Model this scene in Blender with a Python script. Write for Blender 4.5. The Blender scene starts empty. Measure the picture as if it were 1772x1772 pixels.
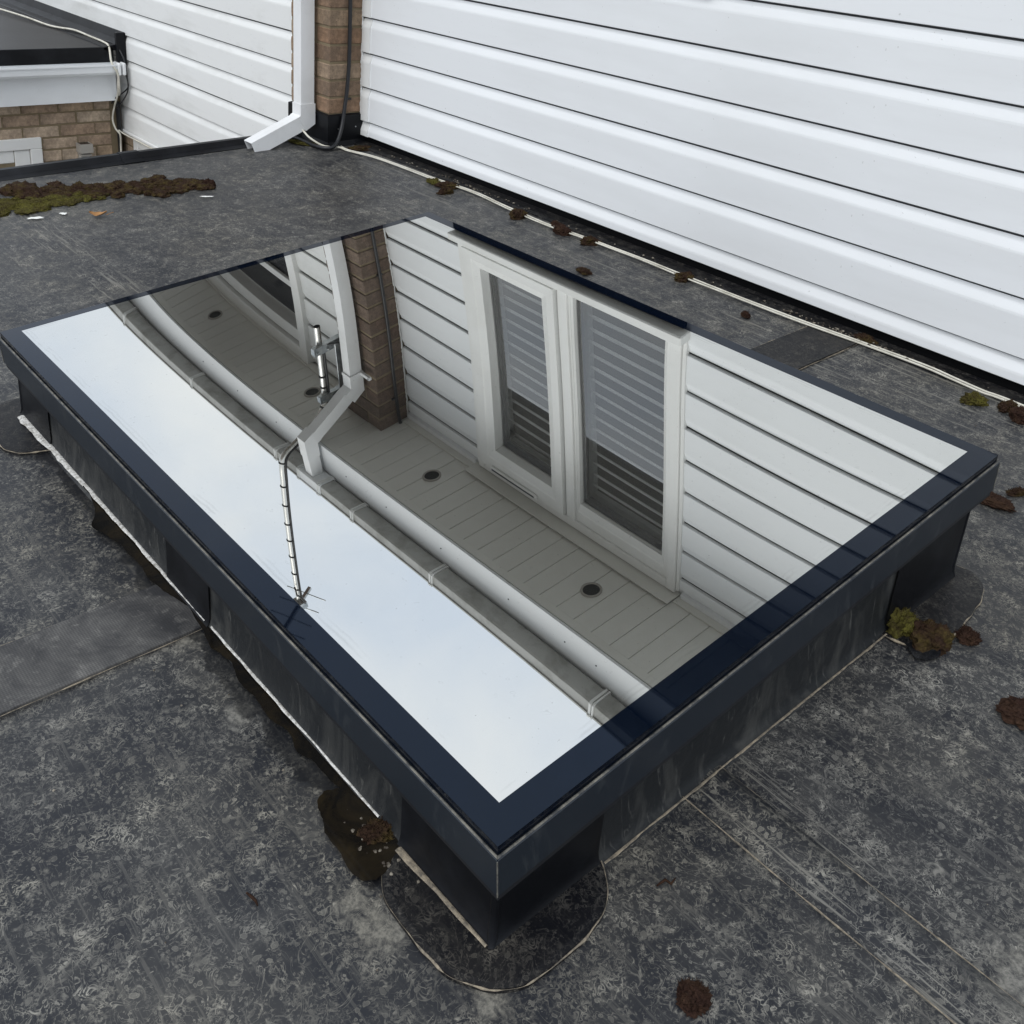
import bpy, bmesh, math, random
from mathutils import Matrix, Vector, noise
rnd = random.Random(7)
S = bpy.context.scene
COL = S.collection

# ------------------------------------------------------------------ camera
cam = bpy.data.cameras.new('camera'); cam_o = bpy.data.objects.new('camera', cam); COL.objects.link(cam_o)
cam.sensor_fit = 'HORIZONTAL'; cam.sensor_width = 36.0
cam.lens = 1780.988 / 1772 * 36.0
cam.shift_x = 0.0
cam.shift_y = -(886.0 - 549.09) / 1772
cam.clip_start = 0.05; cam.clip_end = 3000
_R = [[0.648773, -0.685534, -0.330358], [0.757205, 0.624749, 0.190603], [0.075726, -0.373806, 0.924410]]
_M = Matrix(((_R[0][0], _R[0][2], -_R[0][1], 1.41322), (_R[1][0], _R[1][2], -_R[1][1], -2.567135),
             (_R[2][0], _R[2][2], -_R[2][1], 1.062643), (0, 0, 0, 1)))
cam_o.matrix_world = _M
S.camera = cam_o

# ------------------------------------------------------------------ world: bright overcast
W = bpy.data.worlds.new('World'); S.world = W; W.use_nodes = True
nt = W.node_tree; nt.nodes.clear()
SUN_EL, SUN_AZ = math.radians(48), math.radians(-18)      # azimuth measured from -y toward +x
def wn(t): return nt.nodes.new(t)
out = wn('ShaderNodeOutputWorld'); sky = wn('ShaderNodeTexSky'); sky.sky_type = 'NISHITA'; sky.sun_disc = False
sky.sun_elevation = SUN_EL; sky.sun_rotation = math.radians(180) + SUN_AZ; sky.air_density = 1.0; sky.dust_density = 3.0
b1 = wn('ShaderNodeBackground'); b1.inputs['Strength'].default_value = 0.10
nt.links.new(sky.outputs[0], b1.inputs['Color'])
tc = wn('ShaderNodeTexCoord'); mp = wn('ShaderNodeMapping'); mp.inputs['Scale'].default_value = (1, 1, 1.6)
nz = wn('ShaderNodeTexNoise'); nz.inputs['Scale'].default_value = 2.3; nz.inputs['Detail'].default_value = 5; nz.inputs['Roughness'].default_value = 0.5
nz.inputs['Distortion'].default_value = 0.4
rp = wn('ShaderNodeValToRGB'); rp.color_ramp.elements[0].position = 0.36; rp.color_ramp.elements[0].color = (0.70, 0.79, 0.93, 1)
rp.color_ramp.elements[1].position = 0.60; rp.color_ramp.elements[1].color = (0.925, 0.962, 1.0, 1)
b2 = wn('ShaderNodeBackground'); b2.inputs['Strength'].default_value = 1.20
mx = wn('ShaderNodeMixShader'); mx.inputs[0].default_value = 0.90
nt.links.new(tc.outputs['Generated'], mp.inputs[0]); nt.links.new(mp.outputs[0], nz.inputs['Vector'])
nt.links.new(nz.outputs['Fac'], rp.inputs[0]); nt.links.new(rp.outputs[0], b2.inputs['Color'])
nt.links.new(b1.outputs[0], mx.inputs[1]); nt.links.new(b2.outputs[0], mx.inputs[2]); nt.links.new(mx.outputs[0], out.inputs[0])

# ------------------------------------------------------------------ sun behind cloud
sl = bpy.data.lights.new('sun', 'SUN'); sl.energy = 1.5; sl.angle = math.radians(50); sl.color = (1.0, 0.975, 0.94)
so = bpy.data.objects.new('sun', sl); COL.objects.link(so)
_sd = Vector((math.sin(SUN_AZ) * math.cos(SUN_EL) * -1, -math.cos(SUN_AZ) * math.cos(SUN_EL), math.sin(SUN_EL)))
so.rotation_euler = _sd.to_track_quat('Z', 'Y').to_euler(); so.location = (0, -6, 8)

S.view_settings.view_transform = 'Standard'; S.view_settings.look = 'None'
S.view_settings.exposure = 0.0; S.view_settings.gamma = 1.0; S.view_settings.use_curve_mapping = False
S.render.engine = 'CYCLES'
S.cycles.max_bounces = 10; S.cycles.glossy_bounces = 6; S.cycles.transparent_max_bounces = 12

# ------------------------------------------------------------------ helpers
def link(o, parent=None):
    COL.objects.link(o)
    if parent: o.parent = parent
    return o
def obj(name, bm_or_me, mat=None, parent=None, smooth=False):
    if isinstance(bm_or_me, bmesh.types.BMesh):
        me = bpy.data.meshes.new(name); bmesh.ops.recalc_face_normals(bm_or_me, faces=bm_or_me.faces[:])
        bm_or_me.to_mesh(me); bm_or_me.free()
    else: me = bm_or_me
    if mat and not me.materials: me.materials.append(mat)
    if smooth:
        for f in me.polygons: f.use_smooth = True
    return link(bpy.data.objects.new(name, me), parent)
def empty(name, loc, parent=None):
    o = bpy.data.objects.new(name, None); o.location = loc; o.empty_display_size = 0.1; return link(o, parent)
def tag(o, label, cat, group=None, kind=None):
    o['label'] = label; o['category'] = cat
    if group: o['group'] = group
    if kind: o['kind'] = kind
    return o
def structure(o): o['kind'] = 'structure'; return o
def keep(o, parent):
    """parent while the child's coordinates stay world coordinates"""
    o.parent = parent; o.matrix_parent_inverse = Matrix.Translation(parent.location).inverted(); return o
def box(bm, x0, x1, y0, y1, z0, z1, bev=0.0):
    r = bmesh.ops.create_cube(bm, size=1.0)
    for v in r['verts']:
        v.co = Vector((x0 + (v.co.x + .5) * (x1 - x0), y0 + (v.co.y + .5) * (y1 - y0), z0 + (v.co.z + .5) * (z1 - z0)))
    if bev:
        es = list({e for v in r['verts'] for e in v.link_edges})
        bmesh.ops.bevel(bm, geom=es, offset=bev, segments=1, affect='EDGES')
    return bm
def nbox(name, x0, x1, y0, y1, z0, z1, mat, parent, bev=0.0015):
    o = obj(name, box(bmesh.new(), min(x0, x1), max(x0, x1), min(y0, y1), max(y0, y1), min(z0, z1), max(z0, z1), bev), mat)
    if parent: keep(o, parent)
    return o
def extrude_x(bm, prof, x0, x1):
    a = [bm.verts.new((x0, y, z)) for y, z in prof]; b = [bm.verts.new((x1, y, z)) for y, z in prof]; n = len(prof)
    for i in range(n): bm.faces.new((a[i], a[(i + 1) % n], b[(i + 1) % n], b[i]))
    bm.faces.new(a[::-1]); bm.faces.new(b); return bm
def catmull(pts, k=6):
    P = [Vector(p) for p in pts]; P = [P[0] * 2 - P[1]] + P + [P[-1] * 2 - P[-2]]; o = []
    for i in range(1, len(P) - 2):
        for j in range(k):
            t = j / k; a, b, c, d = P[i - 1:i + 3]
            o.append(0.5 * (2 * b + (c - a) * t + (2 * a - 5 * b + 4 * c - d) * t * t + (3 * b - a - 3 * c + d) * t ** 3))
    o.append(P[-2]); return o
def tube(bm, pts, r, seg=8, cap=True):
    P = [Vector(p) for p in pts]; rings = []; up = Vector((0.3, 0.2, 1)).normalized()
    for i, c in enumerate(P):
        t = (P[min(i + 1, len(P) - 1)] - P[max(i - 1, 0)]).normalized()
        a = up - t * up.dot(t)
        if a.length < 1e-3: a = t.orthogonal()
        a.normalize(); b = t.cross(a); up = a
        rr = r[i] if isinstance(r, (list, tuple)) else r
        rings.append([bm.verts.new(c + (a * math.cos(q) + b * math.sin(q)) * rr) for q in [2 * math.pi * s / seg for s in range(seg)]])
    for i in range(len(rings) - 1):
        for s in range(seg): bm.faces.new((rings[i][s], rings[i][(s + 1) % seg], rings[i + 1][(s + 1) % seg], rings[i + 1][s]))
    if cap: bm.faces.new(rings[0][::-1]); bm.faces.new(rings[-1])
    return bm
def lin(a, b, n): return [a + (b - a) * i / n for i in range(n + 1)]
ROOF_FALL = 0.0387
def rz(y): return ROOF_FALL * y

# ------------------------------------------------------------------ materials
class N:
    def __init__(s, name):
        s.m = bpy.data.materials.new(name); s.m.use_nodes = True; s.t = s.m.node_tree
        s.b = s.t.nodes['Principled BSDF']; s.tc = s.t.nodes.new('ShaderNodeTexCoord')
    def n(s, t, **k):
        nd = s.t.nodes.new(t)
        for a, v in k.items():
            if a in nd.inputs.keys(): nd.inputs[a].default_value = v
            else: setattr(nd, a, v)
        return nd
    def l(s, a, b): s.t.links.new(a, b); return s
    def mapping(s, scale=(1, 1, 1), rot=(0, 0, 0), src='Object'):
        m = s.n('ShaderNodeMapping'); m.inputs['Scale'].default_value = scale; m.inputs['Rotation'].default_value = rot
        s.l(s.tc.outputs[src], m.inputs[0]); return m.outputs[0]
    def noise(s, scale, detail=4, rough=.55, dist=0., vec=None):
        q = s.n('ShaderNodeTexNoise', Scale=scale, Detail=detail, Roughness=rough, Distortion=dist)
        s.l(vec if vec is not None else s.tc.outputs['Object'], q.inputs['Vector']); return q.outputs['Fac']
    def ramp(s, src, stops):
        q = s.n('ShaderNodeValToRGB'); e = q.color_ramp.elements
        while len(e) < len(stops): e.new(0.5)
        for i, (p, c) in enumerate(stops):
            e[i].position = p; e[i].color = (c, c, c, 1) if isinstance(c, (int, float)) else (*c, 1)
        s.l(src, q.inputs[0]); return q.outputs[0]
    def math(s, op, a, b=None, c=None):
        q = s.n('ShaderNodeMath', operation=op)
        for i, v in enumerate((a, b, c)):
            if v is None: continue
            if isinstance(v, (int, float)): q.inputs[i].default_value = v
            else: s.l(v, q.inputs[i])
        return q.outputs[0]
    def mix(s, f, a, b):
        q = s.n('ShaderNodeMix', data_type='RGBA')
        for i, v in ((0, f), (6, a), (7, b)):
            if isinstance(v, (int, float)): q.inputs[i].default_value = v
            elif isinstance(v, tuple): q.inputs[i].default_value = (*v, 1)
            else: s.l(v, q.inputs[i])
        return q.outputs[2]
    def color(s, c):
        if isinstance(c, tuple): s.b.inputs['Base Color'].default_value = (*c, 1)
        else: s.l(c, s.b.inputs['Base Color'])
        return s
    def rough(s, r):
        if isinstance(r, (int, float)): s.b.inputs['Roughness'].default_value = r
        else: s.l(r, s.b.inputs['Roughness'])
        return s
    def bump(s, h, strength=.3, dist=.003):
        q = s.n('ShaderNodeBump', Strength=strength, Distance=dist); s.l(h, q.inputs['Height']); s.l(q.outputs[0], s.b.inputs['Normal']); return s

def epdm(name, dark=(.0150, .0168, .0215), pale=(.385, .375, .335), amount=1.0, spec=.32, sand=(), streak=1.0, damp=False):
    k = N(name); P = k.tc.outputs['Object']
    big = k.ramp(k.noise(2.3, 4, .6, .4), [(.30, .5), (.66, 1.0)])
    mid = k.ramp(k.noise(16, 5, .65, .8), [(.34, .25), (.62, 1.0)])
    def contour(sc, dist, w, det=3, vec=None):        # thin curling wisps
        return k.ramp(k.noise(sc, det, .55, dist, vec), [(.5 - w, 0), (.5, 1), (.5 + w, 0)])
    w1 = contour(44, 1.7, .045, 2); w2 = contour(82, 1.2, .055, 2); w3 = contour(19, 2.6, .010, 3)
    blob = k.ramp(k.noise(110, 2, .5, .8), [(.60, 0), (.70, 1)]); blob2 = k.ramp(k.noise(46, 4, .60, 1.3), [(.60, 0), (.72, 1)])
    fine = k.ramp(k.noise(260, 2, .5, .3), [(.60, 0), (.74, .9)])
    def rings(sc, ch):
        nn = k.n('ShaderNodeTexNoise', Scale=sc * .8, Detail=3.0); k.l(P, nn.inputs['Vector'])
        sub = k.n('ShaderNodeVectorMath', operation='SCALE'); sub.inputs['Scale'].default_value = 1.1 / sc; k.l(nn.outputs['Color'], sub.inputs[0])
        dv = k.n('ShaderNodeVectorMath', operation='ADD'); k.l(P, dv.inputs[0]); k.l(sub.outputs[0], dv.inputs[1])
        v = k.n('ShaderNodeTexVoronoi', Scale=sc, Randomness=1.0); k.l(dv.outputs[0], v.inputs['Vector'])
        se = k.n('ShaderNodeSeparateColor'); k.l(v.outputs['Color'], se.inputs[0])
        size = k.math('MULTIPLY_ADD', se.outputs[(ch + 1) % 3], .30, .12)
        dd = k.math('DIVIDE', v.outputs['Distance'], size)
        ring = k.ramp(dd, [(0, .5), (.55, .25), (.80, .85), (.95, .9), (1., 0)]) if ch else k.ramp(dd, [(0, .7), (.7, .5), (.9, .9), (1., 0)])
        return k.math('MULTIPLY', ring, k.ramp(se.outputs[ch], [(.70, 0), (.74, 1)]))
    r1 = rings(88, 0); r2 = rings(150, 1)
    sx = k.ramp(k.noise(120, 5, .65, .4, k.mapping((.04, 1, 1), (0, 0, .02))), [(.56, 0), (.62, 1)])
    sy = k.ramp(k.noise(110, 4, .6, .9, k.mapping((1, .15, 1), (0, 0, -.5))), [(.58, 0), (.63, 1)])
    m2 = k.ramp(k.noise(58, 3, .6, .5), [(.50, 0), (.68, 1)]); m3 = k.ramp(k.noise(22, 3, .6, .5), [(.48, 0), (.66, 1)])
    a = k.math('MULTIPLY', k.math('MULTIPLY', w1, m2), 1.0)
    for q, w in ((k.math('MULTIPLY', w2, m3), .95), (w3, .60), (k.math('MULTIPLY', blob, m3), .85), (blob2, .50), (r1, .60), (r2, .62), (fine, .30), (k.math('MULTIPLY', sy, m2), .40 * streak)): a = k.math('MAXIMUM', a, k.math('MULTIPLY', q, w))
    a = k.math('MULTIPLY', a, k.math('MULTIPLY_ADD', mid, .8, .2))
    se = k.n('ShaderNodeSeparateXYZ'); k.l(P, se.inputs[0])
    band = k.ramp(k.math('MULTIPLY_ADD', se.outputs['Y'], .3, .7), [(.10, .25), (.205, .25), (.218, .9), (.245, .9), (.255, .3), (.50, .15), (.58, .6), (.69, 1)])  # y from -2.3 to 1
    a = k.math('MAXIMUM', a, k.math('MULTIPLY', k.math('MULTIPLY', sx, .48 * streak), band))
    haze = k.ramp(k.noise(6, 6, .66, .7), [(.42, .0), (.74, .12)])
    a = k.math('MULTIPLY', k.math('ADD', a, haze), k.math('MULTIPLY_ADD', big, .75, .25))
    for (cx, cy, rr) in sand:
        cv = k.n('ShaderNodeCombineXYZ'); cv.inputs[0].default_value = cx; cv.inputs[1].default_value = cy; cv.inputs[2].default_value = rz(cy)
        ds = k.n('ShaderNodeVectorMath', operation='DISTANCE'); k.l(P, ds.inputs[0]); k.l(cv.outputs[0], ds.inputs[1])
        q = k.ramp(k.math('ADD', k.math('DIVIDE', ds.outputs['Value'], rr), k.math('MULTIPLY_ADD', k.noise(52, 6, .72, .8), 3.4, -1.7)), [(.30, .50), (1.0, 0)])
        q = k.math('MULTIPLY', q, k.ramp(k.noise(150, 4, .7), [(.36, .35), (.60, 1)]))
        a = k.math('MAXIMUM', a, q)
    if damp:      # still wet along the kerb: dust dissolved away, darker and shinier
        dd = k.math('ADD', k.math('DIVIDE', k.math('ABSOLUTE', k.math('ADD', se.outputs['Y'], 2.0)), .030), k.math('MULTIPLY_ADD', k.noise(19, 5, .6, .6), 3.0, -1.5))
        xx = k.ramp(k.math('MULTIPLY_ADD', se.outputs['X'], .5, .5), [(.06, 1), (.10, 0), (.83, 0), (.86, 1)])
        wet = k.math('MAXIMUM', k.ramp(dd, [(.75, .28), (1.15, 1)]), xx); a = k.math('MULTIPLY', a, wet)
    a = k.math('MINIMUM', k.math('MULTIPLY', a, amount), 1.0)
    warm = k.ramp(k.noise(4.1, 4, .6), [(.40, 0.), (.64, 1.)])
    tint = k.mix(warm, pale, (pale[0] * 1.0, pale[1] * .97, pale[2] * .90))
    dk = k.mix(wet, (.006, .0065, .008), dark) if damp else dark
    k.color(k.mix(a, dk, tint)); k.rough(k.ramp(a, [(0, .46), (.5, .62), (1, .8)]))
    k.bump(k.noise(60, 5, .6), .25, .0015); k.b.inputs['Specular IOR Level'].default_value = spec
    return k.m
M = {}
M['roof'] = epdm('roof_membrane', damp=True, sand=((.71, -2.055, .045), (.66, -2.065, .03), (.86, -2.01, .03), (1.26, -1.50, .10), (.30, -2.03, .03), (.10, -2.03, .04)))
M['epdm_clean'] = epdm('membrane_patch', (.0035, .004, .006), (.20, .19, .17), .60, .20, streak=.15, sand=((.69, -1.995, .035), (.80, -2.015, .03), (.84, -.93, .03)))
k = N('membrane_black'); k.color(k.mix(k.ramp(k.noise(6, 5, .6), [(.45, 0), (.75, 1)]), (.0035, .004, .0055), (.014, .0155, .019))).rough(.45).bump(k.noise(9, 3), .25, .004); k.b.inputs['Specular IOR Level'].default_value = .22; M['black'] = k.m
k = N('kerb_membrane')
sm = k.ramp(k.noise(13, 6, .62, 1.4, k.mapping((1, 1, .45))), [(.48, 0), (.72, 1)])
s2 = k.ramp(k.noise(26, 4, .6, 2.0, k.mapping((1.6, 1.6, .25))), [(.60, 0), (.70, .75)])
k.color(k.mix(k.math('MAXIMUM', k.math('MULTIPLY', sm, .5), s2), (.017, .019, .021), (.105, .105, .098))).rough(.5).bump(k.noise(22, 4), .45, .005); k.b.inputs['Specular IOR Level'].default_value = .25; M['kerb'] = k.m
k = N('lap_tape')     # woven cover tape
ww = k.n('ShaderNodeTexChecker', Scale=330.0); k.l(k.mapping((1, 1, 0.0), (0, 0, .78)), ww.inputs['Vector'])
d = k.ramp(k.noise(8, 6, .65, .8), [(.38, 0), (.72, 1)]); sp = k.ramp(k.noise(52, 4, .6, 1.), [(.56, 0), (.70, 1)])
base = k.mix(k.math('MINIMUM', k.math('ADD', k.math('MULTIPLY', d, .75), k.math('MULTIPLY', sp, .35)), 1.), (.022, .0225, .025), (.195, .190, .178))
k.color(k.mix(k.math('MULTIPLY', ww.outputs['Fac'], .45), base, (.012, .012, .013))).rough(.62).bump(ww.outputs['Fac'], .25, .0008); M['tape'] = k.m
def plastic(name, c, dirt=(.42, .41, .37), amt=.25, rough=.32, scale=3.0, stretch=(1, 1, 1)):
    k = N(name); d = k.ramp(k.noise(scale, 6, .62, .3, k.mapping(stretch)), [(.46, 0), (.80, 1)])
    sp = k.ramp(k.noise(95, 2, .5), [(.735, 0), (.76, 1)])
    k.color(k.mix(k.math('MULTIPLY', sp, .30), k.mix(k.math('MULTIPLY', d, amt), c, dirt), (.20, .20, .18))).rough(k.ramp(d, [(0, rough), (1, rough + .18)])); k.bump(k.noise(3.5, 2), .05, .004); return k.m
M['white'] = plastic('white_upvc_boards', (.80, .825, .845), (.56, .57, .57), .35, .36, 2.2, (.35, 1, 2.2))
M['white_old'] = plastic('white_upvc_weathered', (.79, .805, .80), (.40, .40, .37), .50, .42, 3.4, (.5, 1, 1.6))
M['soffit'] = plastic('soffit_upvc', (.70, .70, .665), (.48, .47, .43), .30, .40, 2.6)
M['gutter'] = plastic('gutter_upvc', (.44, .445, .43), (.13, .13, .105), .75, .40, 7.0, (1, 1, 1))
M['pipe'] = plastic('pipe_upvc', (.82, .835, .845), (.45, .45, .43), .30, .30, 4.0)
M['frame'] = plastic('window_upvc', (.80, .81, .80), (.55, .54, .50), .30, .28, 4.0)
k = N('upturn_black'); k.color((.003, .0033, .004)).rough(.6); k.b.inputs['Specular IOR Level'].default_value = .12; M['gap_black'] = k.m
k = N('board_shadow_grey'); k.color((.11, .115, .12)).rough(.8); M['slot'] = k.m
k = N('dark_backing'); k.color((.012, .012, .012)).rough(.8); M['backing'] = k.m
k = N('anthracite_trim'); d = k.ramp(k.noise(24, 5, .65, 1., k.mapping((1, 1, .35))), [(.56, 0), (.80, 1)])
k.color(k.mix(k.math('MULTIPLY', d, .5), (.011, .0165, .0245), (.070, .076, .078))).rough(k.ramp(d, [(0, .34), (1, .55)])); M['trim'] = k.m
k = N('trim_edge'); k.color(k.mix(k.ramp(k.noise(30, 5, .7), [(.40, 0), (.65, 1)]), (.035, .037, .038), (.20, .19, .16))).rough(.6); M['trim_edge'] = k.m
k = N('frit_glass'); d = k.ramp(k.noise(11, 4, .6, .5), [(.5, 0), (.85, 1)])
k.color(k.mix(k.math('MULTIPLY', d, .25), (.0012, .0030, .0080), (.006, .010, .020))).rough(.02); k.b.inputs['IOR'].default_value = 1.40; k.b.inputs['Specular Tint'].default_value = (.58, .75, 1.0, 1); M['frit'] = k.m
# solar-control pane: strong mirror coat over dark body tint, faint dust
k = N('mirror_glass'); gl = k.n('ShaderNodeBsdfGlossy', Roughness=0.0); gl.inputs['Color'].default_value = (.775, .775, .740, 1)
df = k.n('ShaderNodeBsdfDiffuse'); df.inputs['Color'].default_value = (.16, .16, .15, 1)
dust = k.ramp(k.noise(4, 7, .7, .8), [(.5, .03), (.80, .075)]); spk = k.ramp(k.noise(210, 1, .5), [(.775, 0), (.79, .35)])
se = k.n('ShaderNodeSeparateXYZ'); k.l(k.tc.outputs['Object'], se.inputs[0])       # dried wash marks parallel to the border
ed = k.math('MINIMUM', k.math('MINIMUM', k.math('ADD', se.outputs['X'], 1.6167), k.math('SUBTRACT', -.041, se.outputs['X'])), k.math('MINIMUM', k.math('SUBTRACT', se.outputs['Y'], .0375), k.math('SUBTRACT', 1.1276, se.outputs['Y'])))
ed = k.math('ADD', ed, k.math('MULTIPLY_ADD', k.noise(9, 5, .6), .020, -.010)); gate = k.ramp(k.noise(7, 3, .6), [(.46, 0), (.58, 1)])
wash = k.math('MAXIMUM', k.ramp(ed, [(.0055, 0), (.0065, 1), (.0078, 1), (.0088, 0)]), k.math('MULTIPLY', k.ramp(ed, [(.014, 0), (.015, 1), (.0165, 1), (.0175, 0)]), .6))
wash = k.math('MULTIPLY', k.math('MULTIPLY', wash, gate), .20)
spots = k.math('MULTIPLY', k.ramp(k.noise(75, 2, .5, .5), [(.66, 0), (.70, 1), (.73, .2)]), k.math('MULTIPLY', gate, .16))
dust = k.math('MAXIMUM', k.math('MAXIMUM', dust, wash), spots)
mxs = k.n('ShaderNodeMixShader'); k.l(k.math('MAXIMUM', dust, spk), mxs.inputs[0]); k.l(gl.outputs[0], mxs.inputs[1]); k.l(df.outputs[0], mxs.inputs[2])
k.l(mxs.outputs[0], k.t.nodes['Material Output'].inputs['Surface']); M['mirror'] = k.m
k = N('window_pane'); g = k.n('ShaderNodeBsdfGlossy', Roughness=0.0); g.inputs['Color'].default_value = (1, 1, 1, 1)
t = k.n('ShaderNodeBsdfTransparent'); t.inputs['Color'].default_value = (.97, .985, .98, 1)
fr = k.n('ShaderNodeFresnel', IOR=1.95); ms = k.n('ShaderNodeMixShader'); k.l(k.math('MINIMUM', k.math('MULTIPLY', fr.outputs[0], 1.45), 1.0), ms.inputs[0]); k.l(t.outputs[0], ms.inputs[1]); k.l(g.outputs[0], ms.inputs[2])
k.l(ms.outputs[0], k.t.nodes['Material Output'].inputs['Surface']); M['pane'] = k.m
k = N('spacer_bar'); k.color((.03, .036, .05)).rough(.4); M['spacer'] = k.m
k = N('shutter_paint'); k.color((.90, .91, .91)).rough(.4); M['shutter'] = k.m
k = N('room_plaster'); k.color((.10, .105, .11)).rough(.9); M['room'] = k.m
def brickmat(name, cols, dark=(.05, .035, .025)):
    k = N(name); oi = k.n('ShaderNodeObjectInfo'); q = k.n('ShaderNodeValToRGB'); e = q.color_ramp.elements
    while len(e) < len(cols): e.new(.5)
    for i, c in enumerate(cols): e[i].position = i / (len(cols) - 1); e[i].color = (*c, 1)
    k.l(oi.outputs['Random'], q.inputs[0])
    v1 = k.ramp(k.noise(38, 6, .7), [(.3, .55), (.7, 1.25)])
    mm = k.n('ShaderNodeMix', data_type='RGBA', blend_type='MULTIPLY'); mm.inputs[0].default_value = 1; k.l(q.outputs[0], mm.inputs[6]); k.l(v1, mm.inputs[7])
    vo = k.n('ShaderNodeTexVoronoi', Scale=150.0); k.l(k.tc.outputs['Object'], vo.inputs['Vector'])
    pit = k.math('MULTIPLY', k.ramp(vo.outputs['Distance'], [(.16, 1), (.26, 0)]), k.ramp(k.noise(16, 2), [(.50, 0), (.62, 1)]))
    face = k.ramp(k.noise(9, 4, .6, .5), [(.42, 0), (.66, .45)])
    k.color(k.mix(pit, k.mix(face, mm.outputs[2], (.10, .075, .055)), dark)).rough(.88); k.bump(k.noise(85, 6, .7), .7, .004); return k.m
M['brick'] = brickmat('pier_brick', [(.34, .245, .16), (.21, .13, .08), (.29, .205, .14), (.39, .30, .21), (.23, .15, .095), (.27, .165, .10), (.36, .28, .205)])
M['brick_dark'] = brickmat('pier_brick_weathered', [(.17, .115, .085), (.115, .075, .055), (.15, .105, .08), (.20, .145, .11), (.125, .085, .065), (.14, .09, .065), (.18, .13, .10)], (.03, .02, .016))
M['brick2'] = brickmat('extension_brick', [(.47, .355, .25), (.37, .265, .185), (.55, .44, .33), (.35, .25, .175), (.48, .36, .245)])
k = N('mortar'); k.color(k.mix(k.noise(20, 5), (.155, .12, .07), (.26, .21, .135))).rough(.95).bump(k.noise(120, 4), .5, .002); M['mortar'] = k.m
k = N('galvanised'); k.color(k.mix(k.ramp(k.noise(24, 3), [(.4, 0), (.65, 1)]), (.34, .37, .39), (.55, .57, .58))).rough(.38); k.b.inputs['Metallic'].default_value = 1.0; M['galv'] = k.m
k = N('alloy_pole'); k.color((.68, .67, .64)).rough(.24); k.b.inputs['Metallic'].default_value = 1.0; M['alloy'] = k.m
k = N('black_rubber'); k.color((.012, .013, .016)).rough(.42); M['rubber'] = k.m
k = N('white_cable'); k.color(k.mix(k.ramp(k.noise(14, 4), [(.45, 0), (.75, 1)]), (.68, .66, .58), (.42, .40, .33))).rough(.42); M['cable'] = k.m
k = N('grey_cable'); k.color((.30, .29, .26)).rough(.5); M['greycable'] = k.m
def mossmat(name, g, a, b):
    k = N(name); gr = k.ramp(k.noise(30, 4, .6), g)
    c = k.mix(gr, a, b); c = k.mix(k.ramp(k.noise(160, 3, .6), [(.42, 0), (.72, .75)]), c, (.020, .012, .009))
    k.color(c).rough(1.0).bump(k.noise(240, 3), 1.0, .004); k.b.inputs['Specular IOR Level'].default_value = .1; return k.m
M['moss_brown'] = mossmat('brown_moss', [(.45, 0), (.70, 1)], (.036, .021, .014), (.072, .055, .018))
M['moss_dark'] = mossmat('dark_moss', [(.4, 0), (.7, 1)], (.032, .017, .013), (.055, .032, .020))
M['moss_green'] = mossmat('green_moss', [(.36, 0), (.62, 1)], (.050, .042, .016), (.098, .092, .020))
k = N('puddle_water'); k.color(k.mix(k.ramp(k.noise(14, 5, .65, .6), [(.42, 0), (.66, 1)]), (.007, .0065, .006), (.022, .017, .010))).rough(.05); k.b.inputs['IOR'].default_value = 1.33; M['water'] = k.m
k = N('wet_film'); k.color(k.mix(k.ramp(k.noise(30, 5, .65), [(.45, 0), (.7, 1)]), (.0085, .0095, .012), (.030, .031, .033))).rough(.22); M['wet'] = k.m
k = N('pale_scum'); k.color(k.mix(k.ramp(k.noise(120, 5, .7), [(.35, 0), (.6, 1)]), (.30, .29, .26), (.74, .74, .72))).rough(.75).bump(k.noise(160, 4), .8, .004); M['scum'] = k.m
k = N('silt'); k.color(k.mix(k.ramp(k.noise(90, 5, .7), [(.35, 0), (.65, 1)]), (.10, .09, .075), (.34, .29, .215))).rough(.95).bump(k.noise(160, 4), .8, .003); M['silt'] = k.m
k = N('dry_leaf'); k.color((.33, .17, .06)).rough(.7); M['leaf'] = k.m
k = N('dropping_white'); k.color((.80, .81, .78)).rough(.8); M['dropping'] = k.m
k = N('grit_mix'); oi = k.n('ShaderNodeObjectInfo'); k.color(k.mix(k.ramp(k.noise(60, 2), [(.45, 0), (.62, 1)]), (.05, .04, .03), (.26, .235, .19))).rough(.9); M['grit'] = k.m
k = N('solar_cell'); k.color((.006, .008, .014)).rough(.12); M['solar'] = k.m
k = N('lamp_grey'); k.color((.36, .34, .31)).rough(.5); M['lampgrey'] = k.m
k = N('curtain_cloth'); wv = k.n('ShaderNodeTexWave', Scale=9.0, Distortion=1.5); wv.bands_direction = 'Y'; k.l(k.tc.outputs['Object'], wv.inputs['Vector'])
k.color(k.mix(wv.outputs['Fac'], (.10, .10, .095), (.42, .42, .40))).rough(.9); M['curtain'] = k.m
k = N('paving_ground'); k.color(k.mix(k.noise(1.5, 5), (.12, .11, .10), (.22, .20, .18))).rough(.9); M['ground'] = k.m
k = N('roof_tile_brown'); k.color(k.mix(k.noise(5, 5), (.09, .055, .04), (.17, .10, .07))).rough(.85); M['tile'] = k.m

# ------------------------------------------------------------------ ground and flat roof
bm = bmesh.new()
for c in ((-600, -600), (600, -600), (600, 600), (-600, 600)): bm.verts.new((c[0], c[1], -2.72))
bm.faces.new(bm.verts[:]); structure(obj('ground', bm, M['ground']))

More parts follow.
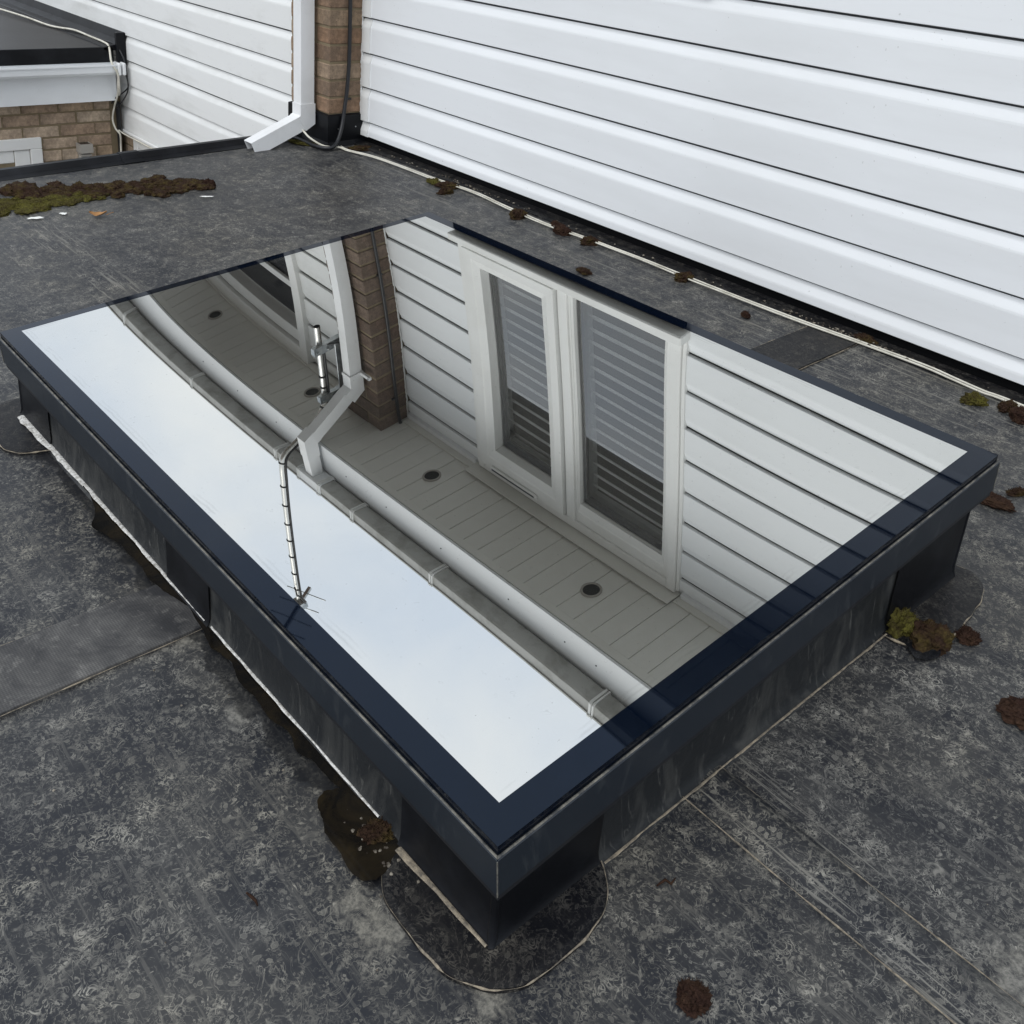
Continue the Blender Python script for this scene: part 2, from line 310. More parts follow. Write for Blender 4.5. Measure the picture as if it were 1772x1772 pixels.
bm = bmesh.new()                         # the membrane deck, gently uneven
NX, NY = 190, 160; X0, X1, Y0, Y1 = -2.69, 3.2, -5.2, 0.03
gv = []
for j in range(NY + 1):
    row = []
    for i in range(NX + 1):
        x = X0 + (X1 - X0) * i / NX; y = Y0 + (Y1 - Y0) * j / NY
        d = (noise.noise(Vector((x * 1.6, y * 1.6, 3.1))) * .0022 + noise.noise(Vector((x * 6, y * 6, 1.7))) * .0007)
        row.append(bm.verts.new((x, y, rz(y) - .003 + d)))
    gv.append(row)
for j in range(NY):
    for i in range(NX): bm.faces.new((gv[j][i], gv[j][i + 1], gv[j + 1][i + 1], gv[j + 1][i]))
flat_roof = structure(obj('flat_roof', bm, M['roof'], smooth=True))
nbox('roof_deck', X0 + .002, X1, Y0, Y1, -.55, -.23, M['backing'], flat_roof)
o = obj('roof_deck', extrude_x(bmesh.new(), [(Y0, -.5), (Y1, -.5), (Y1, rz(Y1) - .012), (Y0, rz(Y0) - .012)], X0 + .003, X1 - .003), M['backing'], flat_roof)

# lap tape across the deck, both sides of the rooflight, and a long seam
def tape(x0, x1, y0, y1, n=40, t=.004, mat=None, name='lap_tape'):
    bm = bmesh.new(); a = []
    for j in range(n + 1):
        y = y0 + (y1 - y0) * j / n; w = noise.noise(Vector((y * 5, x0, 2))) * .0012
        zz = rz(y) + t + noise.noise(Vector((x0 * 1.6, y * 1.6, 3.1))) * .0022
        a.append([bm.verts.new((x, y, z)) for x, z in ((x0 + w, zz - t - .006), (x0 + w + .002, zz), (x1 + w - .002, zz), (x1 + w, zz - t - .006))])
    for j in range(n):
        for i in range(3): bm.faces.new((a[j][i], a[j][i + 1], a[j + 1][i + 1], a[j + 1][i]))
    o = obj(name, bm, mat or M['tape'], flat_roof)
    for x in (x0 - .001, x1 + .001):
        P = [Vector((x + .002 * noise.noise(Vector((y * 9, x, 0))), y, rz(y) + .001 + noise.noise(Vector((x0 * 1.6, y * 1.6, 3.1))) * .0022)) for y in lin(y0, y1, 260)]
        obj('silt_line', tube(bmesh.new(), P, [max(.0003, .0009 + .0020 * noise.noise(p * 17) + .0010 * noise.noise(p * 60)) for p in P], 5), M['silt'], o, True)
    return o
tape(-.053, .097, -5.1, -1.985); tape(-.053, .100, -.85, -.045, mat=M['epdm_clean'])
bm = bmesh.new(); a = []                 # lapped sheet edge running along the deck to the right
for i in range(61):
    x = .80 + 2.3 * i / 60; w = noise.noise(Vector((x * 4, 0, 9))) * .002 + .006 * (x - .8)
    a.append([bm.verts.new((x, y + w, rz(y) + z)) for y, z in ((-1.545, -.004), (-1.547, .0042), (-1.565, .0045), (-1.568, .0052), (-1.585, .0026), (-1.62, -.004))])
for i in range(60):
    for q in range(5): bm.faces.new((a[i][q], a[i][q + 1], a[i + 1][q + 1], a[i + 1][q]))
obj('sheet_lap', bm, M['roof'], flat_roof, True)
for y, sl2, r in ((-1.545, .006, .0013), (-1.566, .007, .0011), (-1.628, .012, .0010)):
    P = [Vector((x, y + sl2 * (x - .8) + .0015 * noise.noise(Vector((x * 7, y, 0))), rz(y) + .0015)) for x in lin(.805, 3.1, 300)]
    obj('silt_line', tube(bmesh.new(), P, [max(.0003, r + r * 1.3 * noise.noise(p * 15) + r * .8 * noise.noise(p * 50)) for p in P], 5), M['silt'], flat_roof, True)
# cove of membrane turned up against the wall, and a dark turn-up behind
prof = [(-.062, rz(-.062) - .003), (-.060, rz(-.06) + .0035), (-.03, .0035), (-.010, .004), (-.004, .006), (.02, .008), (.02, -.01)]
obj('cove_flashing', extrude_x(bmesh.new(), prof, -2.49, 3.2), M['epdm_clean'], flat_roof)
obj('wall_upturn', box(bmesh.new(), -2.49, 3.2, .0015, .0055, -.006, .06), M['gap_black'], flat_roof)
# kerb trim at the open edge of the deck
prof = [(-2.755, -.075), (-2.755, .020), (-2.748, .026), (-2.722, .026), (-2.715, .020), (-2.700, .004), (-2.668, -.001), (-2.668, -.02), (-2.700, -.075)]
def edge_trim(y0, y1, dz=0, g=0):
    bm = bmesh.new(); A = []; 
    for y in (y0, y1): A.append([bm.verts.new((x - g * (1 if i < 4 else -1), y, z + rz(y) + dz)) for i, (x, z) in enumerate(prof)])
    n = len(prof)
    for i in range(n): bm.faces.new((A[0][i], A[0][(i + 1) % n], A[1][(i + 1) % n], A[1][i]))
    bm.faces.new(A[0][::-1]); bm.faces.new(A[1]); return bm
obj('edge_trim', edge_trim(-.98, -.20), M['black'], flat_roof); obj('edge_trim', edge_trim(-5.2, -.9815), M['black'], flat_roof)
obj('trim_joint', edge_trim(-1.03, -.95, .003, .003), M['black'], flat_roof)
nbox('roof_fascia', -2.72, -2.695, -5.2, -.2, -.30, -.11, M['white'], flat_roof)

# ------------------------------------------------------------------ rooflight
WG, LG, HG = 1.640686, 1.157599, 0.145809
SO = Vector((0.830074, -1.979720, -0.027118))
SR = Matrix(((0.999825, -0.018261, 0.003974), (0.018560, 0.995147, -0.096632), (-0.002191, 0.096689, 0.995312)))
skyl = empty('rooflight', SO); skyl.matrix_world = Matrix.Translation(SO) @ SR.to_4x4()
tag(skyl, 'rectangular flat rooflight with mirrored glass and anthracite frame on a membrane kerb', 'rooflight')
PC = (-0.000929, -0.002232, 0.000030, 0.002537, -0.000125, 0.004226, -0.002736, 0.004751, -0.000399, -0.005706)
def sag(u, v):        # the sealed unit is drawn in by a few millimetres
    s = u / WG * 2 - 1; r = v / LG * 2 - 1; c = PC
    return (1 - s * s) * (1 - r * r) * (c[0] + c[1] * s + c[2] * r + c[3] * s * r + c[4] * s * s + c[5] * r * r + c[6] * s * s * r + c[7] * s * r * r + c[8] * s ** 3 + c[9] * r ** 3)
BN, BR, BL, BF = .0375, .041, .024, .030          # dark border: front, right, left, wall side
def grid(us, vs, dz=0.):
    bm = bmesh.new(); g = [[bm.verts.new((-u, v, HG + sag(u, v) + dz)) for u in us] for v in vs]
    for j in range(len(vs) - 1):
        for i in range(len(us) - 1): bm.faces.new((g[j][i], g[j][i + 1], g[j + 1][i + 1], g[j + 1][i]))
    return bm
def lin(a, b, n): return [a + (b - a) * i / n for i in range(n + 1)]
ui = lin(BR, WG - BL, 150); vi = lin(BN, LG - BF, 110)
pane = obj('mirror_pane', grid(ui, vi), M['mirror'], skyl, True)
bm = bmesh.new()
us = [0, .012, .026] + ui + [WG - .016, WG - .008, WG]; vs = [0, .012, .024] + vi + [LG - .020, LG - .010, LG]
vm = {}
def gvtx(i, j):
    if (i, j) not in vm: vm[i, j] = bm.verts.new((-us[i], vs[j], HG + sag(us[i], vs[j])))
    return vm[i, j]
for j in range(len(vs) - 1):
    for i in range(len(us) - 1):
        if 3 <= i < len(us) - 4 and 3 <= j < len(vs) - 4: continue
        bm.faces.new((gvtx(i, j), gvtx(i + 1, j), gvtx(i + 1, j + 1), gvtx(i, j + 1)))
obj('border_band', bm, M['frit'], skyl, True)
# glass edge below the border
bm = bmesh.new()
ring = [(0, 0), (-WG, 0), (-WG, LG), (0, LG)]
a = [bm.verts.new((x, y, HG - .0004)) for x, y in ring]; b = [bm.verts.new((x, y, HG - .012)) for x, y in ring]
for i in range(4): bm.faces.new((a[i], a[(i + 1) % 4], b[(i + 1) % 4], b[i]))
obj('glass_edge', bm, M['frit'], skyl)
# frame: four mitred lengths (each with a pale strip painting the highlight on its top edge)
def frame_side(i, o0, o1, z0, z1, name, mat, parent):
    def rg(off): return [(off, -off), (-WG - off, -off), (-WG - off, LG + off), (off, LG + off)]
    A, B = rg(o0), rg(o1); j = (i + 1) % 4; bm = bmesh.new()
    q = [(A[i], z0), (A[j], z0), (B[j], z0), (B[i], z0), (A[i], z1), (A[j], z1), (B[j], z1), (B[i], z1)]
    v = [bm.verts.new((p[0], p[1], z)) for p, z in q]
    for f in ((0, 1, 2, 3), (4, 5, 6, 7), (0, 1, 5, 4), (1, 2, 6, 5), (2, 3, 7, 6), (3, 0, 4, 7)): bm.faces.new([v[t] for t in f])
    es = [e for e in bm.edges if abs(e.verts[0].co.z - e.verts[1].co.z) < 1e-6]
    bmesh.ops.bevel(bm, geom=es, offset=.0012, segments=1, affect='EDGES')
    return obj(name, bm, mat, parent)
for i in range(4):
    fs = frame_side(i, -.02, .0045, HG - .0745, HG - .0145, 'frame_side', M['trim'], skyl)
    frame_side(i, .0006, .0040, HG - .0142, HG - .0118, 'edge_highlight', M['trim_edge'], fs)
    frame_side(i, -.019, .0020, HG - .086, HG - .0755, 'drip_lip', M['rubber'], fs)
for x, y in ((.0046, -.0046), (-WG - .0046, -.0046), (.0046, LG + .0046)):
    obj('corner_joint', tube(bmesh.new(), [(x, y, HG - .074), (x, y, HG - .016)], .0009, 6), M['trim_edge'], skyl)
# membrane kerb, plumb sides down to the deck
SWI = (Matrix.Translation(SO) @ SR.to_4x4())
SWinv = SWI.inverted()
KI = .020
kc = [(-KI, KI), (-(WG - KI), KI), (-(WG - KI), LG - KI), (-KI, LG - KI)]
tops = [SWI @ Vector((x, y, HG - .062)) for x, y in kc]
KB = [Vector((t.x, t.y, 0)) for t in tops]
def kerb_pt(i, f, h, off):
    """point on kerb face i (0 front, 1 left, 2 wall side, 3 right), f along 0-1, h height fraction, off outward"""
    j = (i + 1) % 4; t = tops[i].lerp(tops[j], f); b = Vector((t.x, t.y, rz(t.y) - .004))
    d = tops[j] - tops[i]; nrm = Vector((-d.y, d.x, 0)).normalized()
    c = Vector(((tops[0].x + tops[2].x) / 2, (tops[0].y + tops[2].y) / 2, 0))
    if nrm.dot(Vector((t.x, t.y, 0)) - c) < 0: nrm = -nrm
    fl = .013 * max(0, 1 - h / .16) ** 2        # membrane curves out at the foot
    return b.lerp(t, h) + nrm * (off + fl)
def kerb_sheet(i, f0, f1, off, h1=1.0, wob=.0014, n=None, seed=0, h0=0.):
    n = n or max(4, int(abs(f1 - f0) * 60)); hs = [h0 + (h1 - h0) * q for q in (0, .03, .06, .1, .16, .3, .5, .75, 1)]; bm = bmesh.new(); g = []
    for q in range(n + 1):
        f = f0 + (f1 - f0) * q / n
        g.append([bm.verts.new(SWinv @ kerb_pt(i, f, h, off + wob * noise.noise(Vector((f * 14 + seed, h * 3, i * 7))))) for h in hs])
    for q in range(n):
        for s in range(len(hs) - 1): bm.faces.new((g[q][s], g[q + 1][s], g[q + 1][s + 1], g[q][s + 1]))
    return bm
for i in range(4): obj('kerb_side', kerb_sheet(i, 0, 1, 0.0), M['kerb'], skyl, True)
def fx(i, val):
    a, b = tops[i], tops[(i + 1) % 4]
    return (val - a.x) / (b.x - a.x) if i in (0, 2) else (val - a.y) / (b.y - a.y)
for i, f0, f1, off in ((0, 0, fx(0, .632), .0038), (0, fx(0, .103), fx(0, -.055), .0034), (0, fx(0, -.616), 1, .0038),
                       (3, 1, fx(3, -1.794), .0038), (3, fx(3, -1.093), 0, .0038), (1, 0, .12, .0038), (2, .9, 1, .0038)):
    obj('kerb_patch', kerb_sheet(i, f0, f1, off, .999, .0008, seed=3), M['black'], skyl, True)
for i in range(4):
    pts = [SWinv @ (kerb_pt(i, 0, h, .0) * .5 + kerb_pt((i - 1) % 4, 1, h, .0) * .5) for h in (0, .03, .06, .1, .16, .4, .7, .99)]
    obj('corner_weld', tube(bmesh.new(), pts, .0062, 10), M['black'], skyl, True)
# rounded corner patches welded to the deck
def lobe(outline, name='corner_patch', t=.0045):
    P = [p + Vector((.0035 * noise.noise(p * 30), .0035 * noise.noise(p * 30 + Vector((7, 0, 0))), 0)) for p in catmull([(x, y, 0) for x, y in outline], 14)]; bm = bmesh.new()
    c = sum(P, Vector()) / len(P)
    rings = []
    for s, z in ((1.0, -.003), (.992, t), (.9, t + .001), (.6, t + .001), (.3, t + .001)):
        rings.append([bm.verts.new(SWinv @ Vector((c.x + (p.x - c.x) * s, c.y + (p.y - c.y) * s, rz(c.y + (p.y - c.y) * s) + z))) for p in P])
    for r0, r1 in zip(rings, rings[1:]):
        for i in range(len(P) - 1): bm.faces.new((r0[i], r0[i + 1], r1[i + 1], r1[i]))
        bm.faces.new((r0[-1], r0[0], r1[0], r1[-1]))
    bm.faces.new(rings[-1]); o = obj(name, bm, M['epdm_clean'], skyl)
    b2 = tube(bmesh.new(), [SWinv @ Vector((p.x, p.y, rz(p.y) + .0025)) for p in P], [max(.0002, .0009 + .0030 * noise.noise(p * 21) + .0014 * noise.noise(p * 75)) for p in P], 6)
    obj('silt_line', b2, M['silt'], o, True); return o
lobe([(.804, -1.785), (.839, -1.805), (.865, -1.836), (.877, -1.891), (.877, -1.946), (.865, -1.988), (.837, -2.017), (.797, -2.035), (.742, -2.037), (.695, -2.036), (.657, -2.022), (.634, -1.998), (.626, -1.965)])
lobe([(.775, -.815), (.815, -.812), (.845, -.835), (.865, -.895), (.876, -.970), (.879, -1.03), (.862, -1.085), (.795, -1.105)])
lobe([(-.79, -1.93), (-.858, -1.96), (-.870, -2.02), (-.840, -2.065), (-.785, -2.087), (-.688, -2.082), (-.632, -2.062), (-.596, -1.99)])
lobe([(-.80, -.80), (-.86, -.82), (-.87, -.86), (-.86, -.95), (-.78, -1.0)])

# ------------------------------------------------------------------ house wall: white shiplap boards
Z1 = .1034
WALL = empty('house_wall', (0, 0, 0)); tag(WALL, 'long white shiplap clad house wall beside the rooflight, with a white casement window', 'wall')
def prof_board(h): return [(-.018, .0015), (-.0165, 0), (-.004, 0), (-.004, h - .0078), (-.0062, h - .0068), (-.0082, h - .017), (-.0155, h - .036), (-.0172, h - .041), (-.018, h - .047)]
_bm_cache = {}
def board(name, x0, x1, z, h=.15, y=0., parent=None, mat=None, dy=0., key=''):
    kk = (round(x1 - x0, 4), h, mat.name)
    if kk not in _bm_cache:
        bm = extrude_x(bmesh.new(), prof_board(h), 0, x1 - x0); bmesh.ops.recalc_face_normals(bm, faces=bm.faces[:])
        me = bpy.data.meshes.new(name); bm.to_mesh(me); bm.free(); me.materials.append(mat); _bm_cache[kk] = me
    o = bpy.data.objects.new(name, _bm_cache[kk]); COL.objects.link(o); o.parent = parent
    o.matrix_parent_inverse = Matrix.Translation(parent.location).inverted()
    o.location = (x0 + rnd.uniform(-.0008, .0008), y + dy + rnd.uniform(-.0006, .0006), z + rnd.uniform(-.0008, .0008)); o.rotation_euler = (0, rnd.uniform(-.0004, .0004), 0); return o
XL, XR = -2.492, 3.2; WX0, WX1 = -1.885, -.618
board('board', XL, XR, .036, .0674, parent=WALL, mat=M['white'])
for r in range(14):
    z = Z1 + .15 * r; h = .15 if r < 13 else .092
    if r < 5: board('board', XL, XR, z, h, parent=WALL, mat=M['white'])
    elif r == 5:
        board('board', XL, WX0 - .002, z, h, parent=WALL, mat=M['white']); board('board', WX1 + .002, XR, z, h, parent=WALL, mat=M['white'])
        board('board', WX0 + .001, WX1 - .001, z, .088, parent=WALL, mat=M['white'])
    else:
        board('board', XL, WX0 - .001, z, h, parent=WALL, mat=M['white']); board('board', WX1 + .001, XR, z, h, parent=WALL, mat=M['white'])
    if r < 5:      # short cover pieces at the brick end
        board('joint_cover', XL - .006, XL + .058 + rnd.uniform(-.004, .004), z - .001, h, dy=-.0042, parent=WALL, mat=M['white_old'])
board('joint_cover', XL - .004, XL + .055, .035, .0674, dy=-.0042, parent=WALL, mat=M['white_old'])
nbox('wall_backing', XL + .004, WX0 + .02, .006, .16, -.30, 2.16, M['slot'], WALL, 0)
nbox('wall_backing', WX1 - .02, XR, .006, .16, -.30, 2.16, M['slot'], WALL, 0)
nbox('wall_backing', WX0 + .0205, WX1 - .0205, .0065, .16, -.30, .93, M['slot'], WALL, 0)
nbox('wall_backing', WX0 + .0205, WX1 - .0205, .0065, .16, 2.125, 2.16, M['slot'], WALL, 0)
bm = bmesh.new()            # ragged sealant bead down the brick junction
pts = [Vector((XL - .011 + .004 * noise.noise(Vector((0, 0, z * 40))), -.016 + .004 * noise.noise(Vector((3, 0, z * 55))), z)) for z in [.10 + i * .0085 for i in range(240)]]
tube(bm, pts, [.0045 + .003 * abs(noise.noise(p * 60)) for p in pts], 6); keep(obj('sealant_bead', bm, M['white_old'], smooth=True), WALL)
# corner trims beside the window, at the wall head
nbox('head_trim', XL, WX0 - .03, -.030, -.002, 2.118, 2.1478, M['white'], WALL); nbox('head_trim', WX1 + .03, XR, -.030, -.002, 2.118, 2.1478, M['white'], WALL)

# window in that wall (part of the wall)
win = empty('window', (WX0, 0, .95), WALL); win.matrix_parent_inverse = Matrix()
def wb(name, x0, x1, z0, z1, y0, y1, mat, bev=.003): return nbox(name, x0, x1, y0, y1, z0, z1, mat, win, bev)
FZ0, FZ1, FY = .952, 2.128, -.034
def wb(name, x0, x1, z0, z1, y0, y1, mat, bev=.003):
    o = obj(name, box(bmesh.new(), x0, x1, y0, y1, z0, z1, bev), mat); o.parent = win; o.matrix_parent_inverse = Matrix.Translation((WX0, 0, .95)).inverted(); return o
def ring_frame(x0, x1, z0, z1, wl, wr, wb_, wt, y0, y1, name, mat):
    bm = bmesh.new(); O = [(x0, z0), (x1, z0), (x1, z1), (x0, z1)]; I = [(x0 + wl, z0 + wb_), (x1 - wr, z0 + wb_), (x1 - wr, z1 - wt), (x0 + wl, z1 - wt)]
    L = []
    for (pl, y) in ((O, y1), (O, y0), ([(o[0] + (i[0] - o[0]) * .55, o[1] + (i[1] - o[1]) * .55) for o, i in zip(O, I)], y0), ([(o[0] + (i[0] - o[0]) * .62, o[1] + (i[1] - o[1]) * .62) for o, i in zip(O, I)], y0 + .003), (I, y0 + .010), (I, y1)):
        L.append([bm.verts.new((x, y, z)) for x, z in pl])
    for a, b in zip(L, L[1:] + L[:1]):
        for q in range(4): bm.faces.new((a[q], a[(q + 1) % 4], b[(q + 1) % 4], b[q]))
    o = obj(name, bm, mat); o.parent = win; o.matrix_parent_inverse = Matrix.Translation((WX0, 0, .95)).inverted(); return o
XM = -1.244
wb('frame_jamb', WX0 + .0005, WX0 + .046, FZ0, FZ1, FY, .05, M['frame']); wb('frame_jamb', WX1 - .046, WX1 - .0005, FZ0, FZ1, FY, .05, M['frame'])
wb('frame_head', WX0 + .047, WX1 - .047, FZ1 - .045, FZ1, FY, .05, M['frame']); wb('frame_bottom', WX0 + .047, WX1 - .047, FZ0, FZ0 + .012, FY, .05, M['frame'])
wb('mullion', XM - .012, XM + .040, FZ0 + .0125, FZ1 - .046, FY, .05, M['frame'])
wb('edge_bead', WX0 - .016, WX0, FZ0, FZ1 - .01, -.027, -.004, M['frame'], .004); wb('edge_bead', WX1, WX1 + .016, FZ0, FZ1 - .01, -.027, -.004, M['frame'], .004)
ring_frame(WX0 + .040, XM - .018, FZ0 + .018, FZ1 - .052, .108, .080, .072, .108, -.050, .04, 'sash', M['frame'])
def sheet(name, x0, x1, z0, z1, y):
    bm = bmesh.new(); bm.faces.new([bm.verts.new((x, y, z)) for x, z in ((x0, z0), (x1, z0), (x1, z1), (x0, z1))])
    o = obj(name, bm, M['pane']); o.parent = win; o.matrix_parent_inverse = Matrix.Translation((WX0, 0, .95)).inverted()
sheet('pane', WX0 + .120, XM - .09, 1.02, 1.985, .006); sheet('pane', XM + .041, WX1 - .047, .960, 2.082, .006)
ring_frame(XM + .0405, WX1 - .0465, FZ0 + .0125, FZ1 - .0455, .016, .045, .010, .092, -.022, .04, 'glazing_bead', M['frame'])
def spacer(x0, x1, z0, z1):
    bm = bmesh.new()
    for a in ((x0, x0 + .014, z0, z1), (x1 - .014, x1, z0, z1), (x0 + .0142, x1 - .0142, z0, z0 + .014), (x0 + .0142, x1 - .0142, z1 - .03, z1)): box(bm, a[0], a[1], .012, .030, a[2], a[3])
    o = obj('spacer_bar', bm, M['spacer']); o.parent = win; o.matrix_parent_inverse = Matrix.Translation((WX0, 0, .95)).inverted()
spacer(WX0 + .148, XM - .098, 1.042, 1.968); spacer(XM + .0565, WX1 - .0915, .9745, 1.9905)
wb('trickle_vent', -1.755, -1.425, 2.052, 2.074, -.064, -.050, M['frame']); wb('vent_slot', -1.740, -1.440, 2.059, 2.067, -.0655, -.0642, M['spacer'], 0)
nbox('under_sill_strip', WX0 - .024, WX1 + .0, -.032, -.0015, .850, .9100, M['black'], WALL)  # plain black strip set below the sill, across the window width
wb('sill', WX0 - .028, WX1 + .022, .916, .9515, -.066, .05, M['frame'], .004)
# room behind, and the shutters standing inside
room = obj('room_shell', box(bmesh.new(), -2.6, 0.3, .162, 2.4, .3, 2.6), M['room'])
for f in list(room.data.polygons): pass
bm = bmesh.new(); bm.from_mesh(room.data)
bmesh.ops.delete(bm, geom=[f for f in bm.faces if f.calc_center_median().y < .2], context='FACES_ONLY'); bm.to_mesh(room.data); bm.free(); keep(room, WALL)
def shutter(x0, x1, where):
    t = empty('plantation_shutter', (x0, .10, .97)); tag(t, where, 'shutter', 'shutters behind the white window')
    for a, b in ((x0, x0 + .055), (x1 - .055, x1)): nbox('stile', a, b, .080, .106, .975, 2.07, M['shutter'], t, .002)
    nbox('rail', x0 + .0555, x1 - .0555, .081, .105, .975, 1.035, M['shutter'], t, .002); nbox('rail', x0 + .0555, x1 - .0555, .081, .105, 1.99, 2.07, M['shutter'], t, .002)
    me = None
    for i in range(16):
        if me is None:
            bm = bmesh.new(); w = x1 - x0 - .113; n = 10
            pr = [(.034 * math.cos(2 * math.pi * q / n), .0052 * math.sin(2 * math.pi * q / n)) for q in range(n)]
            extrude_x(bm, pr, 0, w); bmesh.ops.recalc_face_normals(bm, faces=bm.faces[:]); me = bpy.data.meshes.new('slat'); bm.to_mesh(me); bm.free(); me.materials.append(M['shutter'])
        o = bpy.data.objects.new('slat', me); COL.objects.link(o); o.location = (x0 + .0565, .093, 1.063 + i * .0597); o.rotation_euler = (math.radians(50 + rnd.uniform(-1, 1)), 0, 0); keep(o, t)
shutter(-1.83, -1.262, 'white louvred shutter behind the opening casement above the trickle vent'); shutter(-1.255, -.645, 'white louvred shutter behind the wider fixed pane of the window')

# ------------------------------------------------------------------ brick pier with its base flashing
PX0, PX1, PYF = -2.832, -2.503, -.182
PIER = empty('brick_pier', (-2.667, -.09, 0)); tag(PIER, 'narrow tan brick pier rising beside the downpipe, black at its foot', 'pier')
nbox('mortar_core', PX0 + .004, PX1 - .004, PYF + .004, .05, .10, 2.20, M['mortar'], PIER, 0)
_brick = {}
def brick(x0, x1, y0, y1, z0, z1, parent, mat):
    kk = (round(x1 - x0, 3), round(y1 - y0, 3), round(z1 - z0, 3), mat.name, rnd.randrange(3))
    if kk not in _brick:
        bm = box(bmesh.new(), 0, x1 - x0, 0, y1 - y0, 0, z1 - z0); bmesh.ops.subdivide_edges(bm, edges=bm.edges[:], cuts=2, use_grid_fill=True)
        es = [e for e in bm.edges if len(e.link_faces) == 2 and e.calc_face_angle() > .5]
        bmesh.ops.bevel(bm, geom=es, offset=.0035, segments=1, affect='EDGES')
        for v in bm.verts: v.co += Vector((noise.noise(v.co * 37 + Vector((kk[4], 0, 0))), noise.noise(v.co * 41), noise.noise(v.co * 43 + Vector((0, kk[4], 0))))) * .0016
        bmesh.ops.recalc_face_normals(bm, faces=bm.faces[:]); me = bpy.data.meshes.new('brick'); bm.to_mesh(me); bm.free(); me.materials.append(mat); _brick[kk] = me
    o = bpy.data.objects.new('brick', _brick[kk]); COL.objects.link(o); o.location = (x0 + rnd.uniform(-.0012, .0012), y0 + rnd.uniform(-.002, .002), z0 + rnd.uniform(-.001, .001))
    o.rotation_euler = (rnd.uniform(-.006, .006), rnd.uniform(-.006, .006), rnd.uniform(-.008, .008)); return keep(o, parent)
for c in range(27):
    z0 = .136 + c * .075; z1 = z0 + .065
    if z1 > 2.17: break
    m = PX1 - .2165 if c % 2 else PX0 + .2165
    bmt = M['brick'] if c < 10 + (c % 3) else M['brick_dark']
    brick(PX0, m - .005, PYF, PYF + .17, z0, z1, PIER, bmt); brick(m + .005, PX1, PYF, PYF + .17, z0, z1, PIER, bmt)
bm = bmesh.new()
pr = [(PX1 + .010, .03), (PX1 + .010, PYF - .010), (PX0 - .010, PYF - .010), (PX0 - .010, .03)]
lv = []
for off, z in ((0, .128), (.0006, .02), (.012, -.004), (.055, -.0055), (.057, -.02)):
    lv.append([bm.verts.new((x + (off if x > -2.6 else -off), y - (off if y < 0 else 0), z + (rz(y - off) if z < .1 and y < 0 else 0))) for x, y in pr])
for a, b in zip(lv, lv[1:]):
    for q in range(3): bm.faces.new((a[q], a[q + 1], b[q + 1], b[q]))
keep(obj('base_flashing', bm, M['black']), PIER)
bm = bmesh.new(); a = [bm.verts.new((x, y, .1285)) for x, y in pr]; b = [bm.verts.new((x - (.012 if x > -2.6 else -.012), y + (.012 if y < 0 else 0), .134)) for x, y in pr]
for q in range(3): bm.faces.new((a[q], a[q + 1], b[q + 1], b[q]))
keep(obj('flashing_lip', bm, M['black']), PIER)
for (y, z) in ((-.05, .075), (-.14, .07)): keep(obj('fixing_screw', tube(bmesh.new(), [(PX1 + .0095, y, z), (PX1 + .0135, y, z)], .003, 8), M['galv']), PIER)

# ------------------------------------------------------------------ set-back stretch of wall beyond the pier
LW = empty('side_wall', (-4.5, -.075, -.48)); tag(LW, 'weathered white shiplap wall beyond the brick pier, dropping below the flat roof', 'wall')
LY = -.075; LX0, LX1 = -7.6, PX0 - .004; AX0, AX1 = -5.0, -3.345
for r in range(-4, 14):
    z = .124 + .15 * r
    if z > 2.14: break
    h = min(.15, 2.147 - z)
    if h < .06: break
    if z + h > .95 and z < 2.12:
        board('board', LX0, AX0, z, h, LY, LW, M['white_old']); board('board', AX1, LX1, z, h, LY, LW, M['white_old'])
    else: board('board', LX0, LX1, z, h, LY, LW, M['white_old'])
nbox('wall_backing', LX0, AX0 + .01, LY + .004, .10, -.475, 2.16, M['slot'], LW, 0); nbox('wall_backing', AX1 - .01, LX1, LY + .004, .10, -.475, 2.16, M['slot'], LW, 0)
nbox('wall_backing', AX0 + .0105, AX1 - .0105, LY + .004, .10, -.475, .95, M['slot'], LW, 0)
nbox('bottom_bead', -5.22, LX1, LY - .032, LY - .002, -.496, -.4785, M['white_old'], LW, .003)
# tall dark window high in that wall, seen in the glass
nbox('window_jamb', AX1 - .075, AX1 + .004, LY - .045, LY + .06, .95, 2.146, M['frame'], LW, .003)
nbox('window_head', AX0, AX1 - .0755, LY - .040, LY + .06, 2.075, 2.146, M['frame'], LW, .003)
nbox('window_bead', AX0, AX1 - .0755, LY - .020, LY + .05, 2.000, 2.066, M['frame'], LW, .003)
nbox('window_rail', AX0, AX1 - .0755, LY + .03, LY + .05, 1.78, 1.82, M['frame'], LW, .003)
nbox('window_pane', AX0, AX1 - .08, LY + .055, LY + .06, .95, 1.999, M['solar'], LW, 0)
# lower window under the boards
nbox('lower_jamb', -5.02, -4.955, LY - .010, LY + .05, -1.6, -.500, M['frame'], LW, .003); nbox('lower_head', -4.954, -2.9, LY - .010, LY + .05, -.560, -.500, M['frame'], LW, .003)
nbox('lower_sash', -4.954, -4.90, LY, LY + .05, -1.6, -.561, M['frame'], LW, .003); nbox('lower_sash', -4.899, -2.9, LY, LY + .05, -.605, -.561, M['frame'], LW, .003)
nbox('lower_pane', -4.899, -2.9, LY + .03, LY + .034, -1.6, -.606, M['pane'], LW, 0); nbox('lower_curtain', -4.95, -2.9, LY + .05, LY + .06, -1.6, -.56, M['curtain'], LW, 0)
for c in range(7): brick(-5.20, -5.03, LY - .004, LY + .06, -.575 - c * .075, -.51 - c * .075, LW, M['brick2'])
nbox('lower_mortar', -7.6, -5.035, LY + .0, LY + .09, -2.7, -.50, M['mortar'], LW, 0)

